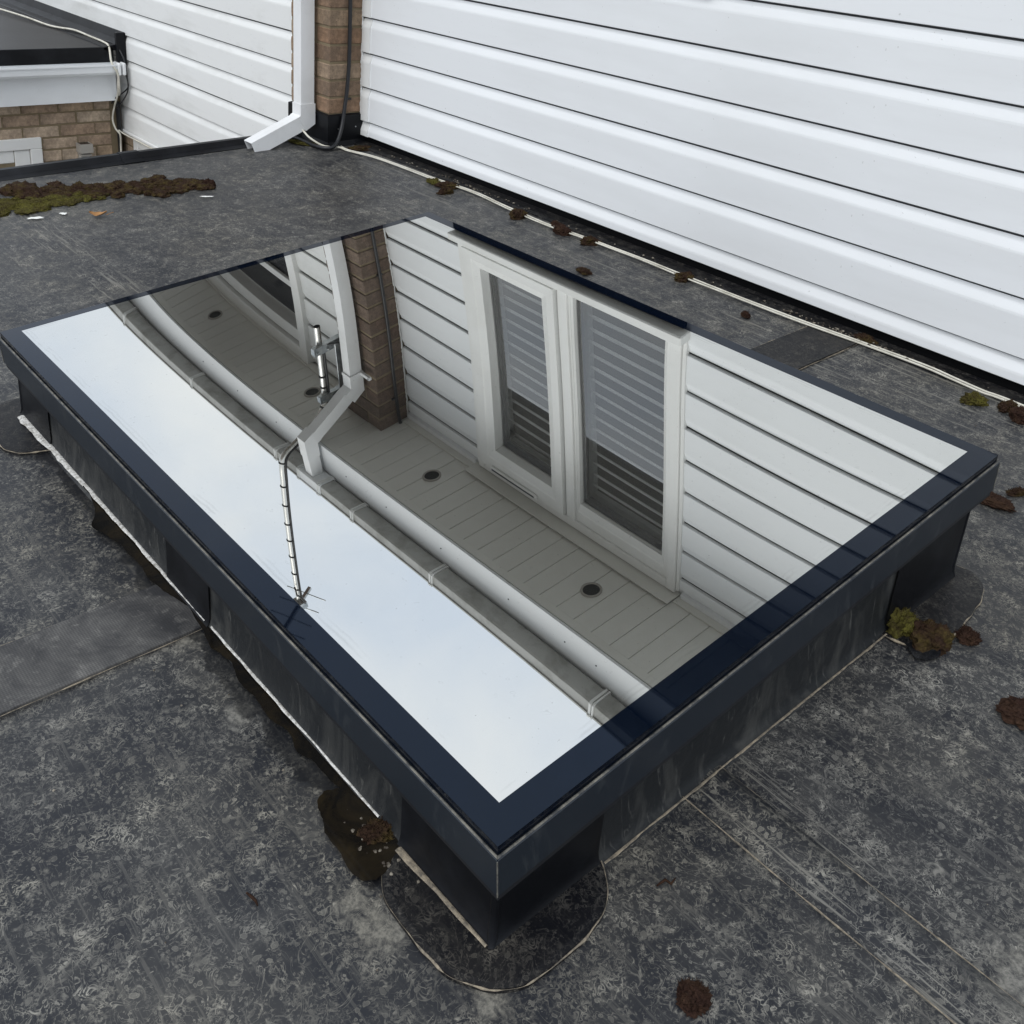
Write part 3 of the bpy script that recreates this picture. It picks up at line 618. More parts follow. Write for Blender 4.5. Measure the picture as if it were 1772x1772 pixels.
# ------------------------------------------------------------------ eaves: soffit boards, fascia, gutter
ZS = 2.145; YF = -.455
EAVES = empty('eaves', (0, -.2, ZS)); tag(EAVES, 'boarded white soffit and fascia overhanging the house wall, seen mirrored in the glass', 'eaves')
me = None
for i in range(96):
    x = -7.0 + i * .1015
    if x > 2.6: break
    if me is None:
        bm = bmesh.new(); box(bm, 0, .0988, YF + .036, .02, ZS + .0045, ZS + .016, .0018); bmesh.ops.recalc_face_normals(bm, faces=bm.faces[:])
        me = bpy.data.meshes.new('soffit_board'); bm.to_mesh(me); bm.free(); me.materials.append(M['soffit'])
    o = bpy.data.objects.new('soffit_board', me); COL.objects.link(o); o.location = (x, 0, rnd.uniform(-.0006, .0006)); keep(o, EAVES)
nbox('soffit_backing', -7, 2.6, YF + .02, .15, ZS + .0105, ZS + .05, M['soffit'], EAVES, 0)
nbox('soffit_trim', -7, 2.6, YF + .004, YF + .042, ZS - .004, ZS + .004, M['soffit'], EAVES, .0015)
nbox('wall_trim', WX1 + .02, 2.6, -.062, -.018, ZS - .005, ZS + .004, M['soffit'], EAVES, .0015); nbox('wall_trim', PX1 + .02, WX0 - .03, -.062, -.018, ZS - .005, ZS + .004, M['soffit'], EAVES, .0015)
nbox('window_closer', WX0 - .03, WX1 + .018, -.094, -.012, ZS - .012, ZS - .0055, M['soffit'], EAVES, .0015)
nbox('wall_trim', -7, PX0 - .01, -.13, -.094, ZS - .006, ZS + .004, M['soffit'], EAVES, .0015)
nbox('fascia', -7, -3.052, YF - .012, YF, ZS - .004, 2.44, M['white'], EAVES, .0015); nbox('fascia', -3.05, 2.6, YF - .012, YF + .0005, ZS - .004, 2.44, M['white'], EAVES, .0015)
for x in (-.62, -.80, -1.15, -1.62, -2.05, -2.4, -3.1, -3.55, -4.0): keep(obj('fascia_pin', tube(bmesh.new(), [(x, YF - .0118, 2.235), (x, YF - .0145, 2.235)], .0035, 8), M['spacer']), EAVES)
for x, y in ((-.882, -.241), (-2.004, -.223), (-3.09, -.237), (-4.262, -.248)):
    which = {-.882: 'round black downlight in the soffit opposite the wider fixed pane', -2.004: 'round black downlight in the soffit between casement window and brick pier',
             -3.09: 'round black downlight in the soffit behind the mast bracket', -4.262: 'round black downlight in the soffit beyond the brick pier, clear of the mast'}[x]
    t = empty('downlight', (x, y, ZS)); tag(t, which, 'downlight', 'downlights in the soffit')
    bm = bmesh.new(); n = 28; Rr = [(.045, .004), (.045, -.0015), (.037, -.003), (.035, .002)]
    vv = [[bm.verts.new((r * math.cos(2 * math.pi * q / n), r * math.sin(2 * math.pi * q / n), z)) for q in range(n)] for r, z in Rr]
    for a, b in zip(vv, vv[1:]):
        for q in range(n): bm.faces.new((a[q], a[(q + 1) % n], b[(q + 1) % n], b[q]))
    obj('bezel', bm, M['lampgrey'], t, True)
    bm = bmesh.new(); bmesh.ops.create_circle(bm, cap_ends=True, segments=n, radius=.036, matrix=Matrix.Translation((0, 0, .001))); obj('lamp_face', bm, M['backing'], t)

GUT = empty('gutter', (-2.2, -.47, 2.31)); tag(GUT, 'grey-white square-section gutter fixed along the fascia, mirrored in the rooflight glass', 'gutter')
GB, GBK, GFR, GT = 2.320, -.477, -.563, 2.386
gprof = [(GBK, GT - .004), (GBK, GB + .006), (GBK - .006, GB), (GFR + .008, GB), (GFR, GB + .007), (GFR - .007, GT - .012), (GFR - .013, GT - .010), (GFR - .013, GT), (GFR - .003, GT), (GFR + .003, GB + .010), (GFR + .010, GB + .003), (GBK - .008, GB + .003), (GBK - .003, GB + .008), (GBK - .003, GT - .004)]
for a, b in ((-7.0, -2.745), (-2.525, 2.6)): keep(obj('trough', extrude_x(bmesh.new(), gprof, a, b), M['gutter']), GUT)
def scaled(pr, d): 
    cy = (GBK + GFR) / 2; cz = (GB + GT) / 2
    return [(y + math.copysign(d, y - cy), z - d if z < cz else z) for y, z in pr]
outer = [(GBK, GT), (GBK, GB + .006), (GBK - .006, GB), (GFR + .008, GB), (GFR, GB + .007), (GFR - .007, GT - .012), (GFR - .013, GT - .010), (GFR - .013, GT)]
def strap(x, w, d=.004, nm='bracket'):
    A = scaled(outer, d); B = scaled(outer, .0004); keep(obj(nm, extrude_x(bmesh.new(), A + B[::-1], x - w / 2, x + w / 2), M['white_old']), GUT)
for x in (-.551, -1.591, -2.237, -2.984, -4.017, -5.107, .45, 1.45):
    strap(x, .012, .007); strap(x + .016, .007, .007)
    keep(obj('bracket_arm', extrude_x(bmesh.new(), [(GBK + .001, GT), (GBK + .001, GB - .004), (GBK + .012, GB + .004), (YF - .0125, GB + .03), (YF - .0125, GT)], x - .006, x + .018), M['gutter']), GUT)
oc = empty('outlet_unit', (-2.65, -.47, GB), GUT); oc.matrix_parent_inverse = Matrix.Translation(GUT.location).inverted()
A = scaled(outer, .006); B = scaled(outer, .001)
o = obj('outlet_body', extrude_x(bmesh.new(), A + B[::-1], -2.75, -2.52), M['white']); o.parent = GUT; o.matrix_parent_inverse = Matrix.Translation(GUT.location).inverted()
COL.objects.unlink(oc); bpy.data.objects.remove(oc)
for x in (-2.533, -2.546, -2.726, -2.739): strap(x, .007, .010, 'outlet_clip')

# ------------------------------------------------------------------ downpipe
DP = empty('downpipe', (-2.624, -.236, .1)); tag(DP, 'white square downpipe on the brick pier, its angled shoe emptying onto the roof', 'downpipe')
def sqsweep(path, hx, hn, x, name, mat=None, hollow=.003):
    """square pipe whose path lies in a plane of constant x: path = [(y, z)]"""
    P = [Vector((0, y, z)) for y, z in path]; bm = bmesh.new(); R1, R2 = [], []
    for i, c in enumerate(P):
        a = (P[i] - P[i - 1]).normalized() if i else (P[1] - P[0]).normalized(); b = (P[i + 1] - P[i]).normalized() if i < len(P) - 1 else a
        na = Vector((0, a.z, -a.y)); nb = Vector((0, b.z, -b.y)); m = (na + nb).normalized(); m = m / max(.3, m.dot(na))
        for R_, e in ((R1, 0), (R2, hollow)):
            R_.append([bm.verts.new(Vector((x + sx * (hx - e), 0, 0)) + c + m * (sn * (hn - e))) for sx, sn in ((-1, -1), (1, -1), (1, 1), (-1, 1))])
    for R_ in (R1, R2):
        for i in range(len(P) - 1):
            for q in range(4): bm.faces.new((R_[i][q], R_[i][(q + 1) % 4], R_[i + 1][(q + 1) % 4], R_[i + 1][q]))
    for e in (0, -1):
        for q in range(4): bm.faces.new((R1[e][q], R1[e][(q + 1) % 4], R2[e][(q + 1) % 4], R2[e][q]))
    es = [e for e in bm.edges if len(e.link_faces) == 2 and abs(e.calc_face_angle(0)) > .5]
    bmesh.ops.bevel(bm, geom=es, offset=.0016, segments=1, affect='EDGES')
    return keep(obj(name, bm, mat or M['pipe']), DP)
PXc, PYc, HH = -2.624, -.236, .0325
sqsweep([(PYc, .145), (PYc, 1.900)], HH, HH, PXc, 'pipe')
sqsweep([(PYc, .168), (PYc, .098), (PYc - .030, .080)], HH + .004, HH + .004, PXc, 'shoe_bend')
sqsweep([(PYc - .018, .087), (PYc - .262, -.020 + .005)], HH + .001, HH + .001, PXc, 'shoe')
sqsweep([(PYc, 1.845), (PYc, 1.915), (PYc - .045, 1.945)], HH + .0035, HH + .0035, PXc, 'swan_neck_bend')
sqsweep([(PYc - .035, 1.938), (PYc - .265, 2.085)], HH, HH, PXc - .012, 'swan_neck')
sqsweep([(PYc - .243, 2.072), (PYc - .284, 2.098), (PYc - .284, 2.195)], HH + .0035, HH + .0035, PXc - .018, 'swan_neck_bend')
sqsweep([(PYc - .284, 2.17), (PYc - .284, 2.335)], HH, HH, PXc - .018, 'outlet_pipe')
bm = bmesh.new(); box(bm, PXc - .0385, PXc + .0385, PYc - .0385, PYc + .0385, 1.828, 1.844, .001); keep(obj('pipe_clip', bm, M['pipe']), DP)
nbox('clip_arm', PXc + .039, -2.505, PYc + .02, PYc + .035, 1.828, 1.844, M['pipe'], DP); keep(obj('clip_screw', tube(bmesh.new(), [(-2.512, PYc + .0195, 1.836), (-2.512, PYc + .016, 1.836)], .005, 8), M['galv']), DP)

# ------------------------------------------------------------------ aerial mast with its wall bracket
MX = -2.765
MAST = empty('aerial_mast', (MX, -.345, 1.62)); tag(MAST, 'cranked alloy aerial mast strapped to a galvanised bracket on the brick pier', 'mast')
mp_ = catmull([(MX, -.325, 1.605), (MX, -.325, 1.80), (MX, -.326, 1.96), (MX + .003, -.340, 2.03), (MX + .010, -.41, 2.10), (MX + .015, -.54, 2.165), (MX + .017, -.615, 2.205), (MX + .017, -.645, 2.26), (MX + .015, -.668, 2.38), (MX + .015, -.72, 2.64), (MX + .015, -.77, 2.88), (MX + .015, -.822, 3.12), (MX + .015, -.845, 3.24)], 8)
bm = bmesh.new(); tube(bm, mp_, .0165, 16, cap=False); keep(obj('pole', bm, M['alloy'], smooth=True), MAST)
bm = bmesh.new(); tube(bm, [(MX, -.325, 1.608), (MX, -.325, 1.70)], .0145, 16, cap=False); keep(obj('pole_bore', bm, M['spacer'], smooth=True), MAST)
cb = [p + Vector((.0165, .014, 0)) for p in mp_ if p.z > 1.71]
keep(obj('coax_lead', tube(bmesh.new(), [(-2.66, -.215, 1.715), (-2.70, -.26, 1.695), (-2.742, -.305, 1.70)] + cb, .0065, 8), M['rubber'], smooth=True), MAST)
def at_z(z): return min(mp_, key=lambda p: abs(p.z - z))
for z in (1.86, 1.93, 2.04, 2.25, 2.40, 2.53, 2.66, 2.79, 2.92, 3.04, 3.15):
    i = min(range(len(mp_)), key=lambda q: abs(mp_[q].z - z)); p = mp_[i]; t = (mp_[min(i + 1, len(mp_) - 1)] - mp_[i - 1]).normalized() * .004
    keep(obj('cable_tie', tube(bmesh.new(), [p - t, p + t], .0205, 12), M['rubber'], smooth=True), MAST)
for z in (1.712, 1.975):
    arm = keep(obj('bracket_arm', extrude_x(bmesh.new(), [(-.185, z - .022), (-.372, z - .016), (-.372, z + .016), (-.185, z + .022), (-.185, z + .017), (-.367, z + .012), (-.367, z - .012), (-.185, z - .018)], MX + .002, MX + .032), M['galv']), MAST)
    nbox('arm_web', MX + .032, MX + .0355, -.372, -.185, z - .02, z + .02, M['galv'], MAST, 0)
    bm = bmesh.new(); tube(bm, [(MX + .034, -.352, z + .006)] + [(MX + .034 - .055 * math.sin(q), -.325 - .027 * math.cos(q) * 1.0, z + .006) for q in [math.pi * s / 8 for s in range(9)]] + [(MX + .05, -.298, z + .006)], .0042, 6); keep(obj('u_bolt', bm, M['galv'], smooth=True), MAST)
    for y in (-.352, -.298): keep(obj('nut', tube(bmesh.new(), [(MX + .036, y, z + .006), (MX + .044, y, z + .006)], .008, 6), M['galv']), MAST)
nbox('bracket_plate', MX + .000, MX + .036, -.192, -.186, 1.68, 2.02, M['galv'], MAST); nbox('bracket_upright', MX + .036, MX + .041, -.262, -.222, 1.70, 2.00, M['galv'], MAST)
# head of the mast: clamp and small aerial
AZ = 3.26; ax, ay = MX + .015, -.848
keep(obj('mast_clamp', box(bmesh.new(), ax - .03, ax + .045, ay - .035, ay + .035, AZ - .02, AZ + .03, .004), M['galv']), MAST)
keep(obj('clamp_lead', tube(bmesh.new(), catmull([(ax + .02, ay, 3.12), (ax + .06, ay - .02, 3.15), (ax + .09, ay - .02, 3.13), (ax + .10, ay, 3.19), (ax + .05, ay + .01, 3.23)], 5), .005, 6), M['rubber'], smooth=True), MAST)
boom = keep(obj('boom', box(bmesh.new(), -.0105, .0105, -.28, .28, -.0105, .0105, .002), M['galv']), MAST); boom.location = (ax + .01, ay - .09, AZ + .06); boom.rotation_euler = (0, 0, math.radians(28))
for d in (-.25, -.14, -.03, .10, .22):
    q = math.radians(28); c = Vector((ax + .01 - math.sin(q) * d, ay - .09 + math.cos(q) * d, AZ + .06)); e = Vector((math.cos(q), math.sin(q), 0)) * (.15 - .03 * d)
    keep(obj('element', tube(bmesh.new(), [c - e, c + e], .004, 6), M['galv']), MAST)

# ------------------------------------------------------------------ tiled roof above the gutter (out of frame)
RF = empty('house_roof', (0, 0, 2.44)); tag(RF, 'brown tiled roof slope of the house rising above the gutter', 'roof')
sl_ = math.radians(32)
for i in range(9):
    y0 = YF - .075 + i * .30 * math.cos(sl_); z0 = 2.44 + i * .30 * math.sin(sl_)
    keep(obj('tile_course', extrude_x(bmesh.new(), [(y0, z0), (y0, z0 + .03), (y0 + .36 * math.cos(sl_), z0 + .36 * math.sin(sl_) + .006), (y0 + .36 * math.cos(sl_), z0 + .36 * math.sin(sl_) - .02)], -7.0, 2.6), M['tile']), RF)

# ------------------------------------------------------------------ cables on the deck
def roofpts(l, h): return [Vector((x, y, rz(y) + h)) for x, y in l]
bc = [(-2.80, -.262, rz(-.26) + .010), (-2.70, -.250, rz(-.25) + .010), (-2.60, -.244, rz(-.24) + .009), (-2.515, -.247, rz(-.25) + .010), (-2.455, -.232, rz(-.23) + .010), (-2.437, -.200, .006), (-2.452, -.165, .030), (-2.478, -.130, .085), (-2.487, -.112, .16), (-2.488, -.098, .26), (-2.489, -.090, .43), (-2.490, -.090, .9), (-2.490, -.092, 1.4), (-2.489, -.088, 1.85), (-2.489, -.078, 2.10), (-2.487, -.070, 2.17)]
o = obj('black_cable', tube(bmesh.new(), catmull(bc, 7), .0085, 10), M['rubber'], smooth=True); tag(o, 'thick black cable clipped up the brick pier and looping onto the roof', 'cable')
for z in (.20, 1.33, 2.0):
    c = obj('cable_clip', box(bmesh.new(), -2.503, -2.489, -.105, -.075, z - .004, z + .004, .001), M['rubber'], o)
wl = [(-2.46, -.150), (-2.389, -.159), (-2.28, -.132), (-2.184, -.117), (-2.0, -.107), (-1.826, -.104), (-1.70, -.088), (-1.565, -.080), (-1.42, -.094), (-1.292, -.104), (-1.129, -.108), (-.969, -.094), (-.832, -.088), (-.68, -.085), (-.523, -.087), (-.338, -.087), (-.19, -.082), (-.052, -.077), (.125, -.063), (.294, -.055), (.38, -.062), (.462, -.068), (.525, -.063), (.8, -.07), (1.4, -.06), (2.4, -.075)]
for dy_, lb in ((.0072, 'white cable running along the roof on the side nearer the wall'), (-.0072, 'white cable running along the roof on the side nearer the rooflight')):
    pts = catmull([(x, y + dy_ + .0028 * noise.noise(Vector((x * 3, dy_ * 400, 0))), rz(y) + .0058 + .002 * abs(noise.noise(Vector((x * 6, 1, dy_ * 90))))) for x, y in wl], 5)
    tag(obj('white_cable', tube(bmesh.new(), pts, .0028, 8), M['cable'], smooth=True), lb, 'cable', 'pair of white cables along the wall')
o = obj('white_cable', tube(bmesh.new(), catmull([(-2.74, -.29, .015), (-2.66, -.275, .05), (-2.60, -.262, .055), (-2.54, -.255, .03), (-2.47, -.225, .006), (-2.44, -.17, .002), (-2.40, -.155, .001)], 6), .0045, 8), M['cable'], smooth=True)
tag(o, 'short white cable arching out from under the downpipe shoe', 'cable')

# ------------------------------------------------------------------ moss, litter, water
def lump(r, h, seed, sub=4, spikes=260, elong=(1, 1)):
    bm = bmesh.new(); bmesh.ops.create_icosphere(bm, subdivisions=sub, radius=1.0); rr = random.Random(seed); off = Vector((seed * 1.7, seed * .9, seed * 2.3))
    for v in bm.verts:
        d = v.co.normalized(); f = 1 + .34 * noise.noise(d * 1.6 + off) + .22 * noise.noise(d * 4.3 + off) + .17 * noise.noise(d * 8 + off) + .16 * noise.noise(d * 17 + off) + .12 * noise.noise(d * 37 + off)
        v.co = Vector((d.x * r * f * elong[0], d.y * r * f * elong[1], max(d.z, -.15) * h * f))
    src = [v.co.copy() for v in bm.verts if v.co.z > .1 * h]
    for _ in range(spikes):
        p = rr.choice(src); n = Vector((p.x / r, p.y / r, p.z / max(h, .001) + .4)).normalized(); s = rr.uniform(.0008, .0022)
        n = (n + Vector((rr.uniform(-.6, .6), rr.uniform(-.6, .6), rr.uniform(-.2, .6)))).normalized(); a = n.orthogonal().normalized() * s * .42; b = n.cross(a)
        p = p + Vector((rr.uniform(-1, 1), rr.uniform(-1, 1), 0)) * .0012
        q = [bm.verts.new(p + a), bm.verts.new(p - a * .5 + b * .86), bm.verts.new(p - a * .5 - b * .86), bm.verts.new(p + n * s * 1.9)]
        for f in ((0, 1, 3), (1, 2, 3), (2, 0, 3)): bm.faces.new([q[t] for t in f])
    return bm
def moss(x, y, r, h, mat, label, seed, el=(1, 1), rot=0., sub=4, sp=260, group=None):
    o = obj('moss_clump', lump(r, h, seed, sub, sp, el), M[mat]); o.location = (x, y, rz(y) + h * .05); o.rotation_euler = (0, 0, rot)
    return tag(o, label, 'moss', group)
MG = 'moss clumps along the white cables'
for i, (x, y, r, h, m, lb) in enumerate([
    (-1.800, -.118, .034, .016, 'moss_green', 'low olive moss clump against the white cables, nearest the brick pier'),
    (-1.725, -.108, .036, .022, 'moss_brown', 'dark moss tuft straddling the white cables close to the brick pier'),
    (-1.664, -.165, .026, .024, 'moss_brown', 'small round brown moss ball standing clear of the cables'),
    (-1.285, -.118, .036, .028, 'moss_brown', 'brown egg-shaped moss clump tucked under the cables'),
    (-1.120, -.080, .024, .022, 'moss_dark', 'dark moss tuft on the wall side of the cables'),
    (-1.058, -.110, .030, .030, 'moss_dark', 'knobbly dark brown moss clump lying over the cables'),
    (-.925, -.106, .027, .026, 'moss_brown', 'ragged brown moss clump hugging the cables'),
    (-.515, -.085, .033, .022, 'moss_brown', 'olive brown moss clump wrapped round the cables before the dark tape'),
    (-.208, -.168, .015, .012, 'moss_dark', 'tiny dark moss crumb on bare membrane beside the dark tape'),
    (.100, -.030, .027, .020, 'moss_brown', 'small brown moss clump in the cove beside the dark tape'),
    (.470, -.130, .026, .026, 'moss_green', 'domed green moss clump near the cables, beyond the rooflight corner'),
    (.537, -.095, .022, .022, 'moss_brown', 'rough brown moss clump touching the cables'),
    (.578, -.118, .026, .028, 'moss_dark', 'round reddish brown moss ball by the cables'),
    (-.735, -.316, .024, .012, 'moss_brown', 'flat brown moss scrap against the rooflight kerb')]):
    moss(x, y, r * .92, h * .8, m, lb, 10 + i, (1.3, .85), i * .7, group=MG)
for i, (x, y, r, h, m, lb, el) in enumerate([
    (.705, -.535, .036, .012, 'moss_dark', 'flat reddish brown moss mat behind the rooflight corner', (1.5, .8)),
    (.735, -.462, .016, .008, 'moss_brown', 'small olive moss flake behind the rooflight corner', (1.4, .7)),
    (1.040, -1.085, .030, .010, 'moss_dark', 'flat brown moss pad out on the open roof', (1, 1.3)),
    (1.002, -1.830, .0185, .010, 'moss_dark', 'dark red-brown moss cushion near the lapped seam', (1, 1)),
    (.812, -1.062, .029, .032, 'moss_green', 'bright green moss cushion growing at the kerb beside the corner patch', (1, 1)),
    (.856, -1.052, .033, .030, 'moss_brown', 'larger olive-brown moss cushion next to the bright green one', (1, 1.1)),
    (.896, -.990, .018, .014, 'moss_dark', 'small dark moss tuft beyond the olive cushion', (1, 1)),
    (.602, -1.990, .021, .015, 'moss_brown', 'wet olive moss cushion in the puddle at the kerb foot', (1.1, .9)),
    (-2.215, -.885, .024, .022, 'moss_dark', 'single dark moss knob lying apart from the long moss bed', (1, 1)),
    (-2.60, -.245, .05, .008, 'moss_green', 'thin moss film under the downpipe shoe', (1.5, .6)),
    (-2.40, -.075, .045, .009, 'moss_brown', 'crumbly brown moss in the corner under the boards', (1.3, .8))]):
    moss(x, y, r, h, m, lb, 40 + i, el, i * 1.1, sub=4, sp=420)
# long moss bed near the open edge: brown hummocks behind, green mat in front
def join_lumps(spec, mat, label):
    bm = bmesh.new()
    for i, (x, y, r, h) in enumerate(spec):
        b = lump(r, h, 70 + i * 3 + len(spec), 3, 110, (rnd.uniform(.8, 1.6), rnd.uniform(.8, 1.4))); bmesh.ops.translate(b, verts=b.verts[:], vec=(x, y, rz(y)))
        me = bpy.data.meshes.new('tmp'); b.to_mesh(me); b.free(); bm.from_mesh(me); bpy.data.meshes.remove(me)
    o = obj('moss_bed', bm, M[mat]); tag(o, label, 'moss', kind='stuff'); return o
sp = []
for i in range(150):
    t = i / 149; y = -1.50 + .60 * t + rnd.uniform(-.02, .02); cx = -2.46 + .21 * t; sp.append((cx + rnd.gauss(0, .045) * (1.1 - .5 * abs(t - .5)), y, rnd.uniform(.010, .030), rnd.uniform(.006, .018)))
sp += [(-2.49, -1.475, .05, .034), (-2.50, -1.52, .04, .03), (-2.25, -.925, .035, .02)]
join_lumps(sp, 'moss_brown', 'long bed of dark brown moss hummocks along the open roof edge')
sp = []
for i in range(140):
    t = i / 139; y = -1.80 + .53 * t + rnd.uniform(-.015, .015); cx = -2.36 + .06 * t; sp.append((cx + rnd.gauss(0, .05) * (1.05 - .75 * t), y, rnd.uniform(.012, .034), rnd.uniform(.006, .012)))
join_lumps(sp, 'moss_green', 'yellow-green moss mat in front of the brown moss bed')
# litter
def blob(x, y, r, el, rot, mat, name, label, cat, t=.0007, seed=0, group=None):
    bm = bmesh.new(); n = 22; ring = []
    for q in range(n):
        a = 2 * math.pi * q / n; f = 1 + .75 * noise.noise(Vector((math.cos(a) * 2.6, math.sin(a) * 2.6, seed))); ring.append((r * f * math.cos(a) * el, r * f * math.sin(a)))
    A = [bm.verts.new((p[0], p[1], 0)) for p in ring]; B = [bm.verts.new((p[0] * .85, p[1] * .85, t)) for p in ring]
    for q in range(n): bm.faces.new((A[q], A[(q + 1) % n], B[(q + 1) % n], B[q]))
    bm.faces.new(B); o = obj(name, bm, M[mat]); o.location = (x, y, rz(y) + .0015); o.rotation_euler = (math.atan(ROOF_FALL), 0, rot); return tag(o, label, cat, group)
blob(-2.157, -1.540, .011, 2.2, 1.3, 'dropping', 'bird_dropping', 'larger white bird dropping in front of the green moss', 'dropping', seed=2, group='bird droppings by the moss')
blob(-2.156, -1.448, .009, 1.3, .4, 'dropping', 'bird_dropping', 'small round white bird dropping in front of the green moss', 'dropping', seed=5, group='bird droppings by the moss')
blob(-2.087, -.955, .007, 3.0, 1.1, 'dropping', 'bird_dropping', 'thin white bird dropping smear below the brown moss', 'dropping', seed=8, group='bird droppings by the moss')
lf = obj('dead_leaf', bmesh.new(), None)
bm = bmesh.new(); n = 9; rows = []
for i in range(n):
    t = i / (n - 1); w = .017 * math.sin(math.pi * min(1, t * 1.05)) * (1 + .25 * math.sin(t * 17)); rows.append([bm.verts.new(((t - .5) * .06, s * w, .006 * abs(s) + .012 * (t - .4) ** 2 * 4)) for s in (-1, 0, 1)])
for a, b in zip(rows, rows[1:]):
    for q in range(2): bm.faces.new((a[q], a[q + 1], b[q + 1], b[q]))
bm.to_mesh(lf.data); bm.free(); lf.data.materials.append(M['leaf']); lf.location = (-2.064, -1.363, rz(-1.363) + .004); lf.rotation_euler = (.1, .05, .9)
sd = lf.modifiers.new('thick', 'SOLIDIFY'); sd.thickness = .0006
obj('stalk', tube(bmesh.new(), [(.028, 0, .006), (.04, .004, .012), (.052, .003, .018)], .0009, 5), M['leaf'], lf)
tag(lf, 'single curled orange-brown dead leaf on the bare roof', 'leaf')
# shallow puddle lying along the kerb, its pale scum line, and silt
def ribbon(edge_in, edge_out, z, mat, name):
    bm = bmesh.new(); a = [bm.verts.new((p[0], p[1], rz(p[1]) + z)) for p in edge_in]; b = [bm.verts.new((p[0], p[1], rz(p[1]) + z)) for p in edge_out]
    for i in range(len(a) - 1): bm.faces.new((a[i], a[i + 1], b[i + 1], b[i]))
    return obj(name, bm, mat)
def kerb_foot(x, off=.016): 
    f = fx(0, x); p = kerb_pt(0, f, 0, 0); return (p.x, p.y - off + .013)
pe = [(-.78, -2.005), (-.715, -2.022), (-.65, -2.018), (-.576, -2.010), (-.50, -2.012), (-.41, -2.006), (-.33, -2.018), (-.28, -2.042), (-.235, -2.030), (-.19, -2.022), (-.12, -2.018), (-.043, -2.018), (.03, -2.000), (.100, -2.004), (.15, -2.012), (.201, -2.002), (.245, -2.012), (.289, -2.008), (.33, -2.012), (.381, -2.003), (.42, -2.010), (.447, -2.003), (.48, -2.001), (.52, -1.996), (.56, -1.988), (.60, -1.982)]
def wob(p, a=.0035): return (p.x + a * noise.noise(p * 35) + a * .5 * noise.noise(p * 110), p.y + a * noise.noise(p * 30 + Vector((5, 0, 0))) + a * .5 * noise.noise(p * 95))
pe = [wob(p + Vector((0, .006, 0))) for p in catmull([(x, y, 0) for x, y in pe], 9)]
pin = [kerb_foot(min(max(p[0], -.785), .64), -.006) for p in pe]
bm = bmesh.new(); a = [bm.verts.new((p[0], p[1], rz(-1.995) + .0045)) for p in pin]; b = [bm.verts.new((p[0], p[1], rz(-1.995) + .0045)) for p in pe]
for i in range(len(a) - 1): bm.faces.new((a[i], a[i + 1], b[i + 1], b[i]))
structure(obj('puddle', bm, M['water']))
def pool(pts, z, mat, a=.006):
    P = catmull([(x, y, 0) for x, y in pts + pts[:1]], 9)[:-1]; Q = [wob(p, a) for p in P]; c = (sum(q[0] for q in Q) / len(Q), sum(q[1] for q in Q) / len(Q))
    bm = bmesh.new(); R = [bm.verts.new((x, y, rz(y) + z)) for x, y in Q]; C = bm.verts.new((c[0], c[1], rz(c[1]) + z))
    for i in range(len(R)): bm.faces.new((R[i], R[(i + 1) % len(R)], C))
    return structure(obj('puddle', bm, mat))
pool([(.500, -2.010), (.520, -2.028), (.560, -2.040), (.612, -2.046), (.648, -2.041), (.658, -2.015), (.640, -1.985), (.600, -1.972), (.545, -1.978), (.515, -1.992)], .0052, M['water'])
pool([(.838, -1.095), (.866, -1.108), (.885, -1.098), (.888, -1.07), (.87, -1.05), (.83, -1.06)], .0048, M['wet'])
def scumline(x0, x1, w0, w1, off, name, mat, n, label, seed):
    bm = bmesh.new(); rows = []
    for i in range(n + 1):
        x = x0 + (x1 - x0) * i / n; w = w0 + (w1 - w0) * i / n; w *= .75 + .5 * (noise.noise(Vector((x * 13, seed, 0))) + .25 * noise.noise(Vector((x * 45, seed, 4)))) + .1
        w = max(w, .0008); p = kerb_foot(x, off); z = rz(p[1]) + .0075
        rows.append([bm.verts.new((p[0], p[1] + q * w, z + .0018 * (1 - abs(q * 2 + 1)))) for q in (0, -.5, -1)])
    for r0, r1 in zip(rows, rows[1:]):
        for q in range(2): bm.faces.new((r0[q], r0[q + 1], r1[q + 1], r1[q]))
    return tag(obj(name, bm, mat, smooth=True), label, 'scum', kind='stuff')
scumline(-.775, -.42, .022, .012, .002, 'scum_line', M['scum'], 150, 'wide white scum edge at the kerb foot near the far corner patch', 1)
scumline(-.42, .09, .011, .006, .002, 'scum_line', M['scum'], 200, 'white scum line between kerb and puddle up to the lap tape', 2)
scumline(.11, .585, .0065, .0045, .002, 'scum_line', M['scum'], 200, 'thin white scum line between kerb and puddle beyond the lap tape', 3)
scumline(.640, .812, .011, .006, .008, 'silt_and_highlight', M['silt'], 80, 'sandy silt bank along the kerb on the rounded corner patch', 4)
# silt-coloured strip painting the pale highlight on the right-hand kerb foot
bm = bmesh.new(); rows = []
for i in range(181):
    f = fx(3, -1.79 + (1.79 - 1.10) * i / 180); p = kerb_pt(3, f, 0, 0); w = .0032 + .0022 * noise.noise(Vector((i * .07, 0, 0))) + .001 * noise.noise(Vector((i * .3, 2, 0)))
    rows.append([bm.verts.new((p.x - .002 + q * max(w, .001), p.y, rz(p.y) + .0055 + (.0008 if q == .5 else 0))) for q in (0, .5, 1)])
for r0, r1 in zip(rows, rows[1:]):
    for q in range(2): bm.faces.new((r0[q], r0[q + 1], r1[q + 1], r1[q]))
tag(obj('silt_and_highlight', bm, M['silt'], smooth=True), 'thin pale strip painting the highlight along the right kerb foot of the rooflight', 'silt', kind='stuff')
